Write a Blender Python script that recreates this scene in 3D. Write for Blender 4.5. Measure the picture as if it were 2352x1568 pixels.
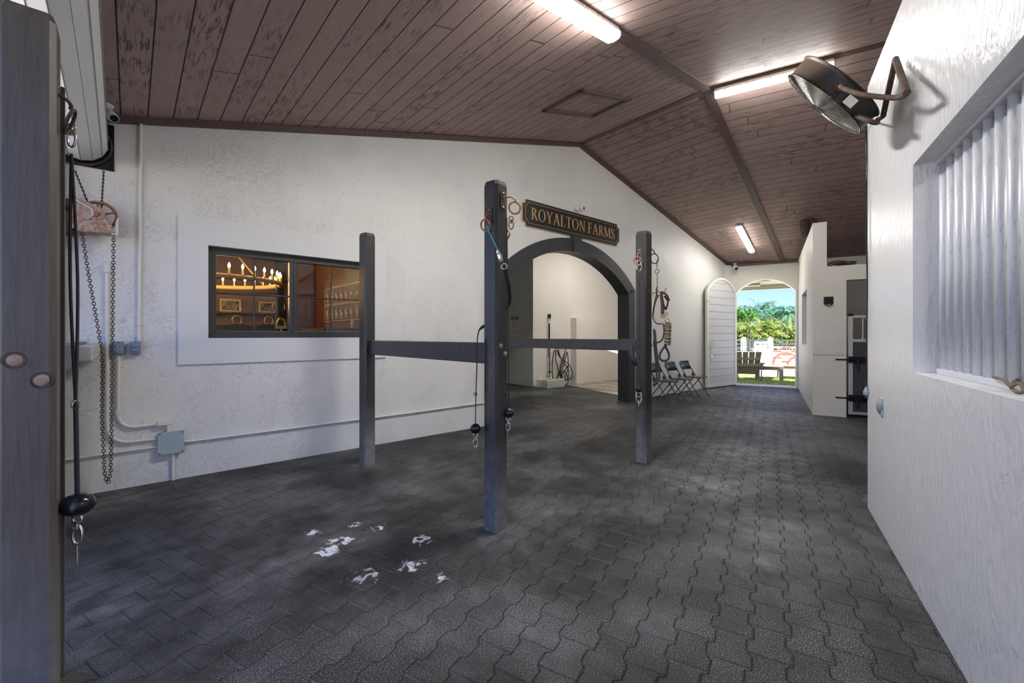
import bpy, bmesh, math, random
from mathutils import Vector, Matrix
R = math.radians
S = bpy.context.scene
for o in list(bpy.data.objects): bpy.data.objects.remove(o)
col = S.collection
random.seed(7)

# ------------------------------------------------------------------ camera
cam_d = bpy.data.cameras.new('camera'); cam = bpy.data.objects.new('camera', cam_d); col.objects.link(cam)
cam.location = (0, 0, 1.4); cam.rotation_euler = (R(90), 0, 0)
cam_d.sensor_width = 36; cam_d.lens = 1003/2352*36; cam_d.shift_y = -15/2352
cam_d.clip_start = .02; cam_d.clip_end = 400
S.camera = cam
# ------------------------------------------------------------------ sky, sun, exposure
w = bpy.data.worlds.new('sky'); S.world = w; w.use_nodes = True
wt = w.node_tree; wt.nodes.clear()
sky = wt.nodes.new('ShaderNodeTexSky'); sky.sky_type = 'NISHITA'; sky.sun_disc = False
sky.sun_elevation = R(48); sky.sun_rotation = R(150); sky.air_density = 1.0; sky.dust_density = .6; sky.ozone_density = 2.2
bg = wt.nodes.new('ShaderNodeBackground'); wo = wt.nodes.new('ShaderNodeOutputWorld')
bg.inputs[1].default_value = .10
# thin white clouds over the sky
tcw = wt.nodes.new('ShaderNodeTexCoord'); nz = wt.nodes.new('ShaderNodeTexNoise'); nz.inputs['Scale'].default_value = 5; nz.inputs['Detail'].default_value = 6
crw = wt.nodes.new('ShaderNodeValToRGB'); crw.color_ramp.elements[0].position = .58; crw.color_ramp.elements[1].position = .95
mxw = wt.nodes.new('ShaderNodeMix'); mxw.data_type = 'RGBA'
wt.links.new(tcw.outputs['Generated'], nz.inputs['Vector']); wt.links.new(nz.outputs[0], crw.inputs[0])
wt.links.new(crw.outputs[0], mxw.inputs[0]); wt.links.new(sky.outputs[0], mxw.inputs[6]); mxw.inputs[7].default_value = (5, 5.2, 5.5, 1)
mtw = wt.nodes.new('ShaderNodeMix'); mtw.data_type = 'RGBA'; mtw.blend_type = 'MULTIPLY'; mtw.inputs[0].default_value = 1; mtw.inputs[7].default_value = (.55, .66, 1.10, 1)
wt.links.new(mxw.outputs[2], mtw.inputs[6]); wt.links.new(mtw.outputs[2], bg.inputs[0]); wt.links.new(bg.outputs[0], wo.inputs[0])
sun_d = bpy.data.lights.new('sun', 'SUN'); sun = bpy.data.objects.new('sun', sun_d); col.objects.link(sun)
sun_d.energy = 7.6; sun_d.angle = R(.6); sun_d.color = (1, .95, .87)
sun.rotation_euler = (R(38), R(8), R(25)); sun.location = (0, 0, 30)
S.view_settings.view_transform = 'Standard'; S.view_settings.look = 'None'
S.view_settings.exposure = 1.42; S.view_settings.gamma = 1; S.view_settings.use_curve_mapping = False
S.cycles.use_adaptive_sampling = True; S.cycles.adaptive_threshold = .08; S.cycles.max_bounces = 7; S.cycles.diffuse_bounces = 3; S.cycles.glossy_bounces = 3; S.cycles.transparent_max_bounces = 6; S.cycles.caustics_reflective = False; S.cycles.caustics_refractive = False
LAMP = 1.0      # strength of the tubes

# ------------------------------------------------------------------ frames: the two wings of the barn
class Frame:
    def __init__(s, o, deg):
        s.rz = R(deg); s.o = Vector((o[0], o[1], 0)); s.x = Vector((math.cos(s.rz), math.sin(s.rz), 0)); s.y = Vector((-math.sin(s.rz), math.cos(s.rz), 0))
    def w(s, x, y, z=0): return s.o + s.x*x + s.y*y + Vector((0, 0, z))
    def loc(s, p): d = Vector(p)-s.o; return Vector((d.dot(s.x), d.dot(s.y), p[2]))
FA = Frame((-1.87, 5.45), 41.1)    # x along the office wall, y into it
FB = Frame((2.888, 3.546), 59.55)  # x along the stall aisle, y towards the aisle
FW = Frame((0, 0), 0)
HA, HB, ZR, SN, SF = 4.148, 2.40, 4.979, .2507, .241   # ridge positions, ridge height, roof pitches
def zA(x): return ZR-(HA-x)*SN if x < HA else ZR-(x-HA)*SF
def zB(x): return ZR-(HB-x)*SN if x < HB else ZR-(x-HB)*SF

# ------------------------------------------------------------------ material helper
class M:
    def __init__(s, name, rough=.5, color=(.8, .8, .8), metal=0, spec=.5, **kw):
        s.m = bpy.data.materials.new(name); s.m.use_nodes = True; s.t = s.m.node_tree; s.b = s.t.nodes['Principled BSDF']
        s.set('Roughness', rough); s.set('Metallic', metal); s.set('Specular IOR Level', spec)
        s.set('Base Color', (*color, 1) if len(color) == 3 else color)
        for k, v in kw.items(): s.set(k.replace('_', ' '), v)
        s.tc = None
    def set(s, k, v):
        i = s.b.inputs[k]
        if isinstance(v, bpy.types.NodeSocket): s.t.links.new(v, i)
        else: i.default_value = v
    def n(s, ty, out=0, _p=None, **ins):
        nd = s.t.nodes.new(ty)
        for k, v in (_p or {}).items(): setattr(nd, k, v)
        for k, v in ins.items():
            key = int(k[1:]) if k[0] == 'i' and k[1:].isdigit() else k.replace('_', ' ')
            if isinstance(v, bpy.types.NodeSocket): s.t.links.new(v, nd.inputs[key])
            else: nd.inputs[key].default_value = v
        return nd.outputs[out]
    def obj(s):
        if s.tc is None: s.tc = s.n('ShaderNodeTexCoord', 3)
        return s.tc
    def mp(s, sc=(1, 1, 1), rot=(0, 0, 0), v=None, loc=(0, 0, 0)):
        return s.n('ShaderNodeMapping', Vector=v or s.obj(), Scale=sc, Rotation=rot, Location=loc)
    def noise(s, scale, detail=4, v=None, dist=0, rough=.55): return s.n('ShaderNodeTexNoise', Vector=v or s.obj(), Scale=scale, Detail=detail, Distortion=dist, Roughness=rough)
    def ramp(s, f, stops):
        nd = s.t.nodes.new('ShaderNodeValToRGB'); s.t.links.new(f, nd.inputs[0]); e = nd.color_ramp.elements
        while len(e) > 1: e.remove(e[-1])
        for i, (p, c) in enumerate(stops):
            x = e[0] if i == 0 else e.new(p)
            x.position = p; c = (c, c, c) if isinstance(c, (int, float)) else c; x.color = (*c, 1)
        return nd.outputs[0]
    def math(s, op, a, b=0.0, c=0.0):
        nd = s.t.nodes.new('ShaderNodeMath'); nd.operation = op
        for i, v in enumerate((a, b, c)):
            if isinstance(v, bpy.types.NodeSocket): s.t.links.new(v, nd.inputs[i])
            else: nd.inputs[i].default_value = v
        return nd.outputs[0]
    def mix(s, f, a, b, mode='MIX'):
        nd = s.t.nodes.new('ShaderNodeMix'); nd.data_type = 'RGBA'; nd.blend_type = mode
        for i, v in ((0, f), (6, a), (7, b)):
            if isinstance(v, bpy.types.NodeSocket): s.t.links.new(v, nd.inputs[i])
            elif isinstance(v, (int, float)): nd.inputs[i].default_value = v
            else: nd.inputs[i].default_value = (*v, 1)
        return nd.outputs[2]
    def sep(s, v=None):
        nd = s.t.nodes.new('ShaderNodeSeparateXYZ'); s.t.links.new(v or s.obj(), nd.inputs[0]); return nd.outputs
    def comb(s, x, y, z):
        nd = s.t.nodes.new('ShaderNodeCombineXYZ')
        for i, v in enumerate((x, y, z)):
            if isinstance(v, bpy.types.NodeSocket): s.t.links.new(v, nd.inputs[i])
            else: nd.inputs[i].default_value = v
        return nd.outputs[0]
    def bump(s, h, strength=.3, dist=.01, prev=None):
        nd = s.t.nodes.new('ShaderNodeBump'); s.t.links.new(h, nd.inputs['Height']); nd.inputs['Strength'].default_value = strength; nd.inputs['Distance'].default_value = dist
        if prev: s.t.links.new(prev, nd.inputs['Normal'])
        s.set('Normal', nd.outputs[0]); return nd.outputs[0]

def bumps(m, hs):
    tot = None
    for h, st, d in hs:
        k = m.math('MULTIPLY', h, st*d*100); tot = k if tot is None else m.math('ADD', tot, k)
    return m.bump(tot, 1.0, .01)
def stucco(name, c, crack=1.0, streak=False, rough=.55, dirt=0.0):
    m = M(name, rough=rough)
    v = m.mp((1, 1, .35) if streak else (1, 1, .8))
    warp = m.noise(7, 3, v)
    big = m.noise(1.3, 3, v)
    vv = m.n('ShaderNodeVectorMath', _p={'operation': 'ADD'}, i0=v, i1=m.n('ShaderNodeVectorMath', _p={'operation': 'SCALE'}, i0=m.n('ShaderNodeTexNoise', 1, Vector=v, Scale=5.0, Detail=3.0), Scale=.22))
    n1 = m.noise(11, 2, v, dist=1.2); n2 = m.noise(21, 2, vv, dist=.7)
    r1_ = m.ramp(m.math('ABSOLUTE', m.math('SUBTRACT', n1, .5)), [(0, 0), (.010, 1)]); r2_ = m.ramp(m.math('ABSOLUTE', m.math('SUBTRACT', n2, .53)), [(0, .15), (.016, 1)])
    k1 = m.ramp(m.noise(5, 2, v), [(.47, 0), (.56, 1)]); k2 = m.ramp(m.noise(2.1, 3, m.mp((1, 1, .6), loc=(3, 1, 5))), [(.44, 0), (.58, 1)])
    ridge2 = m.math('MINIMUM', m.mix(k1, (1, 1, 1), r1_), m.mix(k2, (1, 1, 1), r2_))
    fine = m.noise(60 if not streak else 45, 5, v, rough=.65)
    medium = m.ramp(m.noise(26 if streak else 13, 4, v, dist=.35 if streak else 1.2), [(.42, 0), (.6, 1)])
    tint = m.mix(big, tuple(x*.93 for x in c), tuple(min(1, x*1.04) for x in c))
    if dirt:
        z = m.sep()[2]
        dz = m.ramp(m.math('ADD', z, m.math('MULTIPLY', m.noise(6, 5), .5)), [(.22, 1), (.75, 0)])
        spots = m.ramp(m.noise(30, 3), [(.66, 0), (.74, 1)])
        tint = m.mix(m.math('MULTIPLY', m.math('MULTIPLY', dz, spots), dirt), tint, (.12, .10, .08))
    tint = m.mix(m.math('MULTIPLY', m.math('SUBTRACT', 1.0, ridge2), .11*min(1, crack+.3)), tint, tuple(x*.6 for x in c))
    m.set('Base Color', tint)
    bumps(m, [(ridge2, .42*crack, .006), (medium, .5 if streak else .14, .006), (fine, .35 if streak else .22, .004)])
    return m.m
def boards(name, c=(.44, .315, .285), dark=(.085, .058, .055), pitch=.187, wear=1.0, ylen=4.4):
    m = M(name, rough=.62, spec=.3)
    x, y, z = m.sep()
    u = m.math('DIVIDE', x, pitch); idx = m.math('FLOOR', u); fr = m.math('FRACT', m.math('ADD', u, 100.0))
    edge = m.math('MINIMUM', fr, m.math('SUBTRACT', 1.0, fr))
    groove = m.ramp(edge, [(.012, 0), (.034, 1)])
    rnd = m.n('ShaderNodeTexWhiteNoise', 0, _p={'noise_dimensions': '1D'}, W=idx)
    yo = m.math('ADD', m.math('DIVIDE', y, ylen), m.math('MULTIPLY', rnd, 7.0))
    yf = m.math('FRACT', m.math('ADD', yo, 50.0)); ye = m.math('MINIMUM', yf, m.math('SUBTRACT', 1.0, yf))
    joint = m.ramp(ye, [(.0003, .35), (.0008, 1)])
    line = m.math('MULTIPLY', groove, joint)
    vs = m.comb(m.math('MULTIPLY', x, 7.0), m.math('ADD', m.math('MULTIPLY', y, .62), m.math('MULTIPLY', rnd, 37.0)), 0.0)
    grain = m.noise(9, 6, vs, dist=.6, rough=.7)
    knots = m.n('ShaderNodeTexWave', 0, _p={'wave_type': 'RINGS'}, Vector=vs, Scale=1.6, Distortion=9.0, Detail=3.0)
    zone = m.noise(.55, 3, m.comb(m.math('MULTIPLY', idx, .7), m.math('MULTIPLY', y, 1.4), m.math('MULTIPLY', rnd, 3.0)))
    zz = m.ramp(zone, [(.43, .05), (.63, 1)])
    peel = m.math('MULTIPLY', m.ramp(grain, [(.50, 0), (.55, 1)]), m.math('MAXIMUM', zz, .0))
    peel = m.math('MULTIPLY', peel, m.ramp(knots, [(.2, .1), (.6, 1)]))
    blot = m.noise(1.2, 4)
    base = m.mix(m.noise(3, 5, vs), tuple(k*.82 for k in c), tuple(k*1.18 for k in c))
    base = m.mix(m.math('MULTIPLY', rnd, .35), base, tuple(k*.8 for k in c))
    base = m.mix(m.math('MULTIPLY', peel, .85*wear), base, dark)
    base = m.mix(line, (.012, .008, .007), base)
    m.set('Base Color', base)
    bumps(m, [(line, 1.0, .006), (peel, -.25, .003), (grain, .25, .003)])
    return m.m
def pavers(name):
    m = M(name, rough=.5, spec=.4)
    x, y, z = m.sep(); L, W, a = .215, .153, .17
    wob = m.math('MULTIPLY', m.math('SUBTRACT', m.noise(1.1, 2), .5), .012)
    yy = m.math('DIVIDE', m.math('ADD', y, wob), W); xx = m.math('DIVIDE', m.math('ADD', x, wob), -L)
    def edge(k):      # signed distance to the k-th jagged joint near this point
        c = m.math('ADD', m.math('ROUND', yy), float(k))
        p = m.math('FRACT', m.math('ADD', m.math('ADD', xx, m.math('MULTIPLY', c, .5)), 200.0))
        g = m.t.nodes.new('ShaderNodeValToRGB'); m.t.links.new(p, g.inputs[0]); e = g.color_ramp.elements
        for q, v in ((0, 0), (.30, 0), (.46, 1), (.88, 1), (.95, 0)):
            el = e[0] if q == 0 else e.new(q)
            el.position = q; el.color = (v, v, v, 1)
        e.remove(e[-1]) if e[-1].position > .99 else None
        return m.math('SUBTRACT', m.math('SUBTRACT', yy, c), m.math('MULTIPLY', m.math('SUBTRACT', .5, g.outputs[0]), a)), c
    d0, c0 = edge(0); dm, cm = edge(-1); dp, cp = edge(1)
    dist = m.math('MINIMUM', m.math('MINIMUM', m.math('ABSOLUTE', d0), m.math('ABSOLUTE', dm)), m.math('ABSOLUTE', dp))
    above = m.math('GREATER_THAN', d0, 0.0)
    cid = m.math('ADD', c0, above)
    # cross joints, half a stone apart in neighbouring rows
    q = m.math('ADD', m.math('ADD', xx, m.math('MULTIPLY', cid, .5)), 200.0 + .67)
    qf = m.math('FRACT', q); qe = m.math('MINIMUM', qf, m.math('SUBTRACT', 1.0, qf)); rowid = m.math('FLOOR', q)
    dj = m.math('MINIMUM', m.math('MULTIPLY', dist, W), m.math('MULTIPLY', qe, L))
    jl = m.math('MULTIPLY', m.noise(40, 2), .0012)
    joint = m.ramp(m.math('ADD', dj, jl), [(.0022, 0), (.0042, 1)])
    bev = m.n('ShaderNodeMapRange', i0=dj, i1=.002, i2=.011, i3=0.0, i4=1.0)
    rnd = m.n('ShaderNodeTexWhiteNoise', 0, _p={'noise_dimensions': '2D'}, Vector=m.comb(cid, rowid, 0.0))
    speck = m.noise(170, 3, rough=.8); sp = m.ramp(speck, [(.40, .005), (.50, .016), (.58, .060), (.68, .30)])
    big = m.noise(.75, 6, dist=.4); mid = m.noise(3.4, 5)
    dust = m.ramp(m.math('ADD', m.math('MULTIPLY', big, .75), m.math('MULTIPLY', mid, .25)), [(.42, .36), (.50, .75), (.60, 2.3)])
    c = m.mix(1.0, sp, dust, 'MULTIPLY')
    c = m.mix(1.0, c, m.ramp(rnd, [(0, .78), (1, 1.22)]), 'MULTIPLY')
    # pale mineral spill and chalky dust round the near post (marks that stay put)
    def blob(px, py, r0, sx=1.0, sy=1.0, ang=0.0):
        mp = m.mp((1/sx, 1/sy, 0), loc=(0, 0, 0), v=m.n('ShaderNodeVectorMath', _p={'operation': 'SUBTRACT'}, i0=m.obj(), i1=(px, py, 0)))
        ln = m.n('ShaderNodeVectorMath', 1, _p={'operation': 'LENGTH'}, i0=mp)
        return m.n('ShaderNodeMapRange', i0=ln, i1=0.0, i2=r0, i3=1.0, i4=0.0)
    cross = m.math('LESS_THAN', m.math('MULTIPLY', qe, L), m.math('MULTIPLY', dist, W))
    m.sandy = m.math('MULTIPLY', cross, m.ramp(m.noise(.6, 3, m.mp(loc=(2, 9, 0))), [(.44, 0), (.56, .8)]))
    return m, c, blob, joint, bev, speck, mid, big
pm, pc, blob, pj, pbev, pspeck, pmid, pbig = pavers('black_interlocking_pavers')
def fb(px, py):
    t = 1.4/((py-769)/1003.); return FB.loc(Vector(((px-1176)/1003.*t, t, 0)))
flake = pm.ramp(pm.noise(16, 5, dist=1.5, rough=.65), [(.53, 0), (.58, 1)])
tot = None
for (px, py, r, st) in ((782, 1244, .13, 1.7), (752, 1266, .14, 1.2), (968, 1240, .16, 1.0), (945, 1295, .20, 1.0), (830, 1325, .22, .95), (720, 1222, .12, 1.1), (870, 1210, .16, .9), (1010, 1322, .2, .7), (815, 1205, .12, .9)):
    q = fb(px, py); b_ = pm.math('MULTIPLY', blob(q.x, q.y, r), st)
    tot = b_ if tot is None else pm.math('MAXIMUM', tot, b_)
spill = pm.math('MULTIPLY', pm.ramp(pm.math('MULTIPLY', tot, pm.ramp(pm.noise(11, 5, dist=1.5, rough=.65), [(.40, .2), (.62, 1)])), [(.42, 0), (.56, 1)]), 1.0)
dust_glow = None  # pale dust, plus the far door's reflection put into the aisle colour
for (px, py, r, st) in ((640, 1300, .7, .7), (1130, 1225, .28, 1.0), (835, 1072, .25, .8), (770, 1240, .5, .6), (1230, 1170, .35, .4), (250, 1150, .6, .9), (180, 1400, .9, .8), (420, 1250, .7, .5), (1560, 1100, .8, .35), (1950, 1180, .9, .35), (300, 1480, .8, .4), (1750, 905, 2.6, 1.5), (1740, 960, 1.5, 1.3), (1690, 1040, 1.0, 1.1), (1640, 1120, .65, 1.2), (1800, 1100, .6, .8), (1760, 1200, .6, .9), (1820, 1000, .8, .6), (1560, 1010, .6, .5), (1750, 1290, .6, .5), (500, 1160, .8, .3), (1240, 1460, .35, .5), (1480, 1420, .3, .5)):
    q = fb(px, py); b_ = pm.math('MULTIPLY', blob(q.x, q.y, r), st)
    dust_glow = b_ if dust_glow is None else pm.math('MAXIMUM', dust_glow, b_)
dust_glow = pm.math('MULTIPLY', dust_glow, pm.ramp(pm.noise(6, 6), [(.35, .1), (.7, 1)]))
dusty = pm.math('MULTIPLY', pm.ramp(pm.noise(.9, 7, pm.mp(loc=(5, 3, 0)), dist=.6, rough=.7), [(.47, 0), (.66, 1)]), pm.ramp(pm.noise(9, 6, rough=.7), [(.35, .25), (.65, 1)]))
grit = pm.ramp(pspeck, [(.42, .36), (.60, 1)])
dust_glow = pm.math('MULTIPLY', pm.math('MINIMUM', pm.math('ADD', pm.math('MULTIPLY', dust_glow, .75), pm.math('MULTIPLY', dusty, .36)), 1.0), grit)
pc = pm.mix(dust_glow, pc, (.42, .42, .435)); pc = pm.mix(spill, pc, (.75, .78, .82)); pc = pm.mix(pj, pm.mix(pm.sandy, (.006, .006, .006), (.16, .16, .17)), pc)
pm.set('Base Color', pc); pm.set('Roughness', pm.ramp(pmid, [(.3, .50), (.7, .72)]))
bumps(pm, [(pj, 1.0, .004), (pbev, .45, .005), (pspeck, .35, .003), (pmid, .25, .02)])
m_floor = pm.m

m_wallA = stucco('white_skip_trowel_stucco', (.83, .815, .775), dirt=1.0, rough=.5)
m_wallB = stucco('white_gloss_stucco', (.79, .79, .805), crack=.4, streak=True, rough=.30)
m_wallC = stucco('cream_stucco', (.79, .765, .70), crack=.5, rough=.5, dirt=.6)
m_smooth = stucco('smooth_white_plaster', (.83, .82, .80), crack=.12)
m_alc = stucco('cream_wash_stall_plaster', (.80, .74, .66), crack=.4, dirt=.8)
m_grey = stucco('grey_painted_plaster', (.60, .63, .60), crack=.3, rough=.35)
m_ceil = boards('weathered_brown_ceiling_boards')
def wood_paint(name, c, rough=.4, dusty=0.0, streaky=1.0, worn=(.22, .21, .22)):
    m = M(name, rough=rough)
    g = m.noise(5, 6, m.mp((14, 14, .9)), dist=.4)
    base = m.mix(g, tuple(k*.6 for k in c), tuple(k*1.6 for k in c))
    sc = m.ramp(m.noise(22, 5, m.mp((2, 2, .5))), [(.62, 0), (.72, 1)])
    base = m.mix(m.math('MULTIPLY', sc, .35*streaky), base, worn)
    if dusty:
        z = m.sep()[2]
        d = m.ramp(m.math('ADD', z, m.math('MULTIPLY', m.noise(5, 5), .6)), [(.30, 1), (1.05, 0)])
        base = m.mix(m.math('MULTIPLY', d, m.ramp(m.noise(14, 6), [(.35, .5), (.65, dusty)])), base, (.34, .335, .33))
    m.set('Base Color', base); bumps(m, [(g, .35, .004), (m.noise(90, 3), .2, .002)])
    return m.m
m_post = wood_paint('charcoal_painted_timber', (.038, .036, .036), .36, dusty=.8)
m_postw = wood_paint('weathered_charcoal_timber', (.095, .082, .070), .45, dusty=.3, worn=(.03, .028, .026))
m_rail = wood_paint('charcoal_painted_rail', (.045, .045, .052), .33)
m_trimbrown = wood_paint('brown_trim', (.11, .068, .06), .5, streaky=.3, worn=(.3, .2, .17))
m_arch = wood_paint('dark_grey_arch_trim', (.04, .042, .046), .4, streaky=.2)
m_frame = M('dark_bronze_aluminium', .4, (.048, .046, .046)).m
m_white = M('white_enamel', .35, (.82, .83, .84)).m
m_cream = M('cream_pvc', .4, (.82, .79, .72)).m
m_door = M('pale_grey_door_boards', .4, (.62, .62, .64)); m_door.bump(m_door.noise(6, 5, m_door.mp((1, 8, 14))), .2, .003); m_door = m_door.m
m_doorframe = M('cream_door_frame', .4, (.82, .78, .68)).m
m_concrete = M('concrete', .7, (.55, .54, .52)); m_concrete.bump(m_concrete.noise(30, 5), .3, .01); m_concrete = m_concrete.m
m_black = M('black_rubber', .45, (.012, .012, .013)).m
m_gloss = M('black_gloss', .2, (.01, .011, .014)).m
m_metalp = M('galvanised_pipe', .42, (.62, .64, .68), metal=.1); m_metalp.set('Base Color', m_metalp.mix(m_metalp.ramp(m_metalp.noise(40, 3, m_metalp.mp((3, 3, .6))), [(.6, 0), (.75, 1)]), (.70, .72, .77), (.45, .45, .46))); m_metalp = m_metalp.m
m_alu = M('brushed_aluminium', .35, (.66, .67, .66), metal=.6).m
m_steel = M('bright_nickel', .22, (.68, .66, .60), metal=1).m
m_brass = M('aged_brass', .35, (.52, .40, .20), metal=1).m
def rusty(name, a=(.23, .09, .045), b=(.42, .20, .11), rough=.75):
    m = M(name, rough); m.set('Base Color', m.mix(m.ramp(m.noise(35, 5), [(.35, 0), (.65, 1)]), a, b)); m.bump(m.noise(90, 4), .4, .002); return m.m
m_rust = rusty('rusty_iron'); m_rustd = rusty('dark_rusty_iron', (.045, .030, .024), (.12, .065, .04))
m_rustp = rusty('rusting_painted_steel', (.34, .13, .07), (.50, .44, .38))
m_boxgrey = M('grey_electrical_plastic', .4, (.25, .31, .37)).m
m_boxpale = M('pale_grey_junction_box', .45, (.42, .50, .53)).m
m_leather = M('brown_leather', .45, (.055, .032, .02)); m_leather.bump(m_leather.noise(80, 3), .3, .002); m_leather = m_leather.m
m_rope = M('grey_black_rope', .8, (.035, .035, .042)); m_rope.bump(m_rope.noise(220, 2), .5, .002); m_rope = m_rope.m
m_cotton = M('tan_lead_rope', .85, (.20, .16, .11)); m_cotton.bump(m_cotton.noise(160, 2), .5, .003); m_cotton = m_cotton.m
m_teal = M('turquoise_twine', .6, (.02, .45, .52)).m
m_gold = M('gold_paint', .4, (.62, .40, .16), metal=.2).m
m_tube = M('lit_tube_diffuser', .4, (.9, .95, 1)); m_tube.set('Emission Color', (1, .985, .95, 1)); m_tube.set('Emission Strength', 17.0); m_tube = m_tube.m
m_tube2 = M('lit_tube_diffuser_far', .4, (.9, .95, 1)); m_tube2.set('Emission Color', (1, .985, .95, 1)); m_tube2.set('Emission Strength', 7.0); m_tube2 = m_tube2.m
m_office = wood_paint('brown_panelled_wall', (.13, .065, .038), .5, streaky=.1)
m_burg = wood_paint('dark_red_panelled_wall', (.085, .028, .025), .5, streaky=.1)
m_flame = M('glowing_candle_bulb', .4, (1, .8, .4)); m_flame.set('Emission Color', (1, .66, .22, 1)); m_flame.set('Emission Strength', 28.0); m_flame = m_flame.m
m_shadowwood = M('dark_walnut', .5, (.03, .018, .012)).m
def glass(name):
    m = bpy.data.materials.new(name); m.use_nodes = True; t = m.node_tree; t.nodes.clear()
    o = t.nodes.new('ShaderNodeOutputMaterial'); g = t.nodes.new('ShaderNodeBsdfGlossy'); tr = t.nodes.new('ShaderNodeBsdfTransparent'); mx = t.nodes.new('ShaderNodeMixShader'); f = t.nodes.new('ShaderNodeFresnel')
    g.inputs['Roughness'].default_value = .01; f.inputs[0].default_value = 1.45; tr.inputs[0].default_value = (.96, .97, .96, 1)
    t.links.new(f.outputs[0], mx.inputs[0]); t.links.new(tr.outputs[0], mx.inputs[1]); t.links.new(g.outputs[0], mx.inputs[2]); t.links.new(mx.outputs[0], o.inputs[0]); return m
m_glass = glass('window_glass')
m_clear = M('clear_plastic', .2, (.85, .88, .86)); m_clear.set('Alpha', .3); m_clear = m_clear.m

# ------------------------------------------------------------------ mesh builder
OFF = {}
SPLIT = {'screw', 'cross_bar', 'bracket', 'apron', 'hinge', 'back_batten', 'slat_hinge', 'cross_rail', 'upright', 'pipe_strap', 'elbow_fitting', 'slat', 'rail', 'board', 'mounting_arm', 'bar', 'stem_cane', 'muntin', 'pane'}
class MB:
    def __init__(s): s.v = []; s.f = []; s.sm = []
    def add(s, vs, fs, smooth=False, mat=None):
        n = len(s.v); s.v += [Vector(v) if mat is None else mat @ Vector(v) for v in vs]; s.f += [tuple(i+n for i in f) for f in fs]; s.sm += [smooth]*len(fs); return s
    def box(s, a, b, mat=None):
        (x0, y0, z0), (x1, y1, z1) = a, b
        x0, x1 = sorted((x0, x1)); y0, y1 = sorted((y0, y1)); z0, z1 = sorted((z0, z1))
        return s.add([(x0, y0, z0), (x1, y0, z0), (x1, y1, z0), (x0, y1, z0), (x0, y0, z1), (x1, y0, z1), (x1, y1, z1), (x0, y1, z1)],
                     [(3, 2, 1, 0), (4, 5, 6, 7), (0, 1, 5, 4), (1, 2, 6, 5), (2, 3, 7, 6), (3, 0, 4, 7)], mat=mat)
    def cbox(s, c, size, rz=0, mat=None):
        m = Matrix.Translation(Vector(c)) @ Matrix.Rotation(rz, 4, 'Z'); m = m if mat is None else mat @ m
        h = [k/2 for k in size]; return s.box((-h[0], -h[1], -h[2]), (h[0], h[1], h[2]), m)
    def prism(s, poly, a, b, axis='y', mat=None):
        n = len(poly)
        def P(u, v, t): return {'y': (u, t, v), 'x': (t, u, v), 'z': (u, v, t)}[axis]
        vs = [P(u, v, a) for u, v in poly]+[P(u, v, b) for u, v in poly]
        fs = [tuple(range(n)), tuple(range(2*n-1, n-1, -1))]+[(i, (i+1) % n+0, n+(i+1) % n, n+i)[::-1] for i in range(n)]
        return s.add(vs, fs, mat=mat)
    def ring(s, pts, r, seg=8, closed=False, smooth=True, mat=None, flat=1.0, up=None):
        pts = [Vector(p) for p in pts]; n = len(pts); vs = []; fs = []
        rr = r if isinstance(r, (list, tuple)) else [r]*n
        prev = None
        for i, p in enumerate(pts):
            a = pts[(i-1) % n] if (closed or i > 0) else p; b = pts[(i+1) % n] if (closed or i < n-1) else p
            d = (b-a); d = d.normalized() if d.length > 1e-9 else Vector((0, 0, 1))
            if prev is None:
                u = Vector(up) if up else (Vector((0, 0, 1)) if abs(d.z) < .9 else Vector((1, 0, 0)))
            else: u = prev
            u = (u-d*u.dot(d)); u = u.normalized() if u.length > 1e-6 else d.orthogonal().normalized(); prev = u; v = d.cross(u)
            for k in range(seg):
                t = 2*math.pi*k/seg; vs.append(p+(u*math.cos(t)*flat+v*math.sin(t))*rr[i])
        m = n if closed else n-1
        for i in range(m):
            for k in range(seg):
                a = i*seg+k; b = i*seg+(k+1) % seg; c = ((i+1) % n)*seg+(k+1) % seg; d = ((i+1) % n)*seg+k
                fs.append((a, b, c, d))
        s.add(vs, fs, smooth, mat)
        if not closed: s.add(vs[:seg], [tuple(range(seg-1, -1, -1))], False, mat); s.add(vs[-seg:], [tuple(range(seg))], False, mat)
        return s
    def tube(s, p0, p1, r, seg=12, **k): return s.ring([p0, p1], r, seg, **k)
    def torus(s, c, R_, r, n=20, seg=8, axis='y', mat=None, sx=1, sz=1, rot=None):
        pts = []
        for i in range(n):
            t = 2*math.pi*i/n; a, b = R_*math.cos(t)*sx, R_*math.sin(t)*sz
            q = Vector({'y': (a, 0, b), 'x': (0, a, b), 'z': (a, b, 0)}[axis])
            if rot is not None: q = rot @ q
            pts.append(Vector(c)+q)
        return s.ring(pts, r, seg, closed=True, mat=mat)
    def lathe(s, prof, c=(0, 0, 0), seg=20, mat=None, smooth=True, axis='z', closed=False):
        vs = []; fs = []
        for r, z in prof:
            for k in range(seg):
                t = 2*math.pi*k/seg; a, b = r*math.cos(t), r*math.sin(t)
                q = {'z': (a, b, z), 'y': (a, z, b), 'x': (z, a, b)}[axis]; vs.append(Vector(q)+Vector(c))
        m = len(prof)
        for i in range(m-1 if not closed else m):
            for k in range(seg): fs.append((i*seg+k, i*seg+(k+1) % seg, ((i+1) % m)*seg+(k+1) % seg, ((i+1) % m)*seg+k))
        if not closed:
            if prof[0][0] > 1e-6: fs.append(tuple(range(seg-1, -1, -1)))
            if prof[-1][0] > 1e-6: fs.append(tuple((m-1)*seg+k for k in range(seg)))
        return s.add(vs, fs, smooth, mat)
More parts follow.
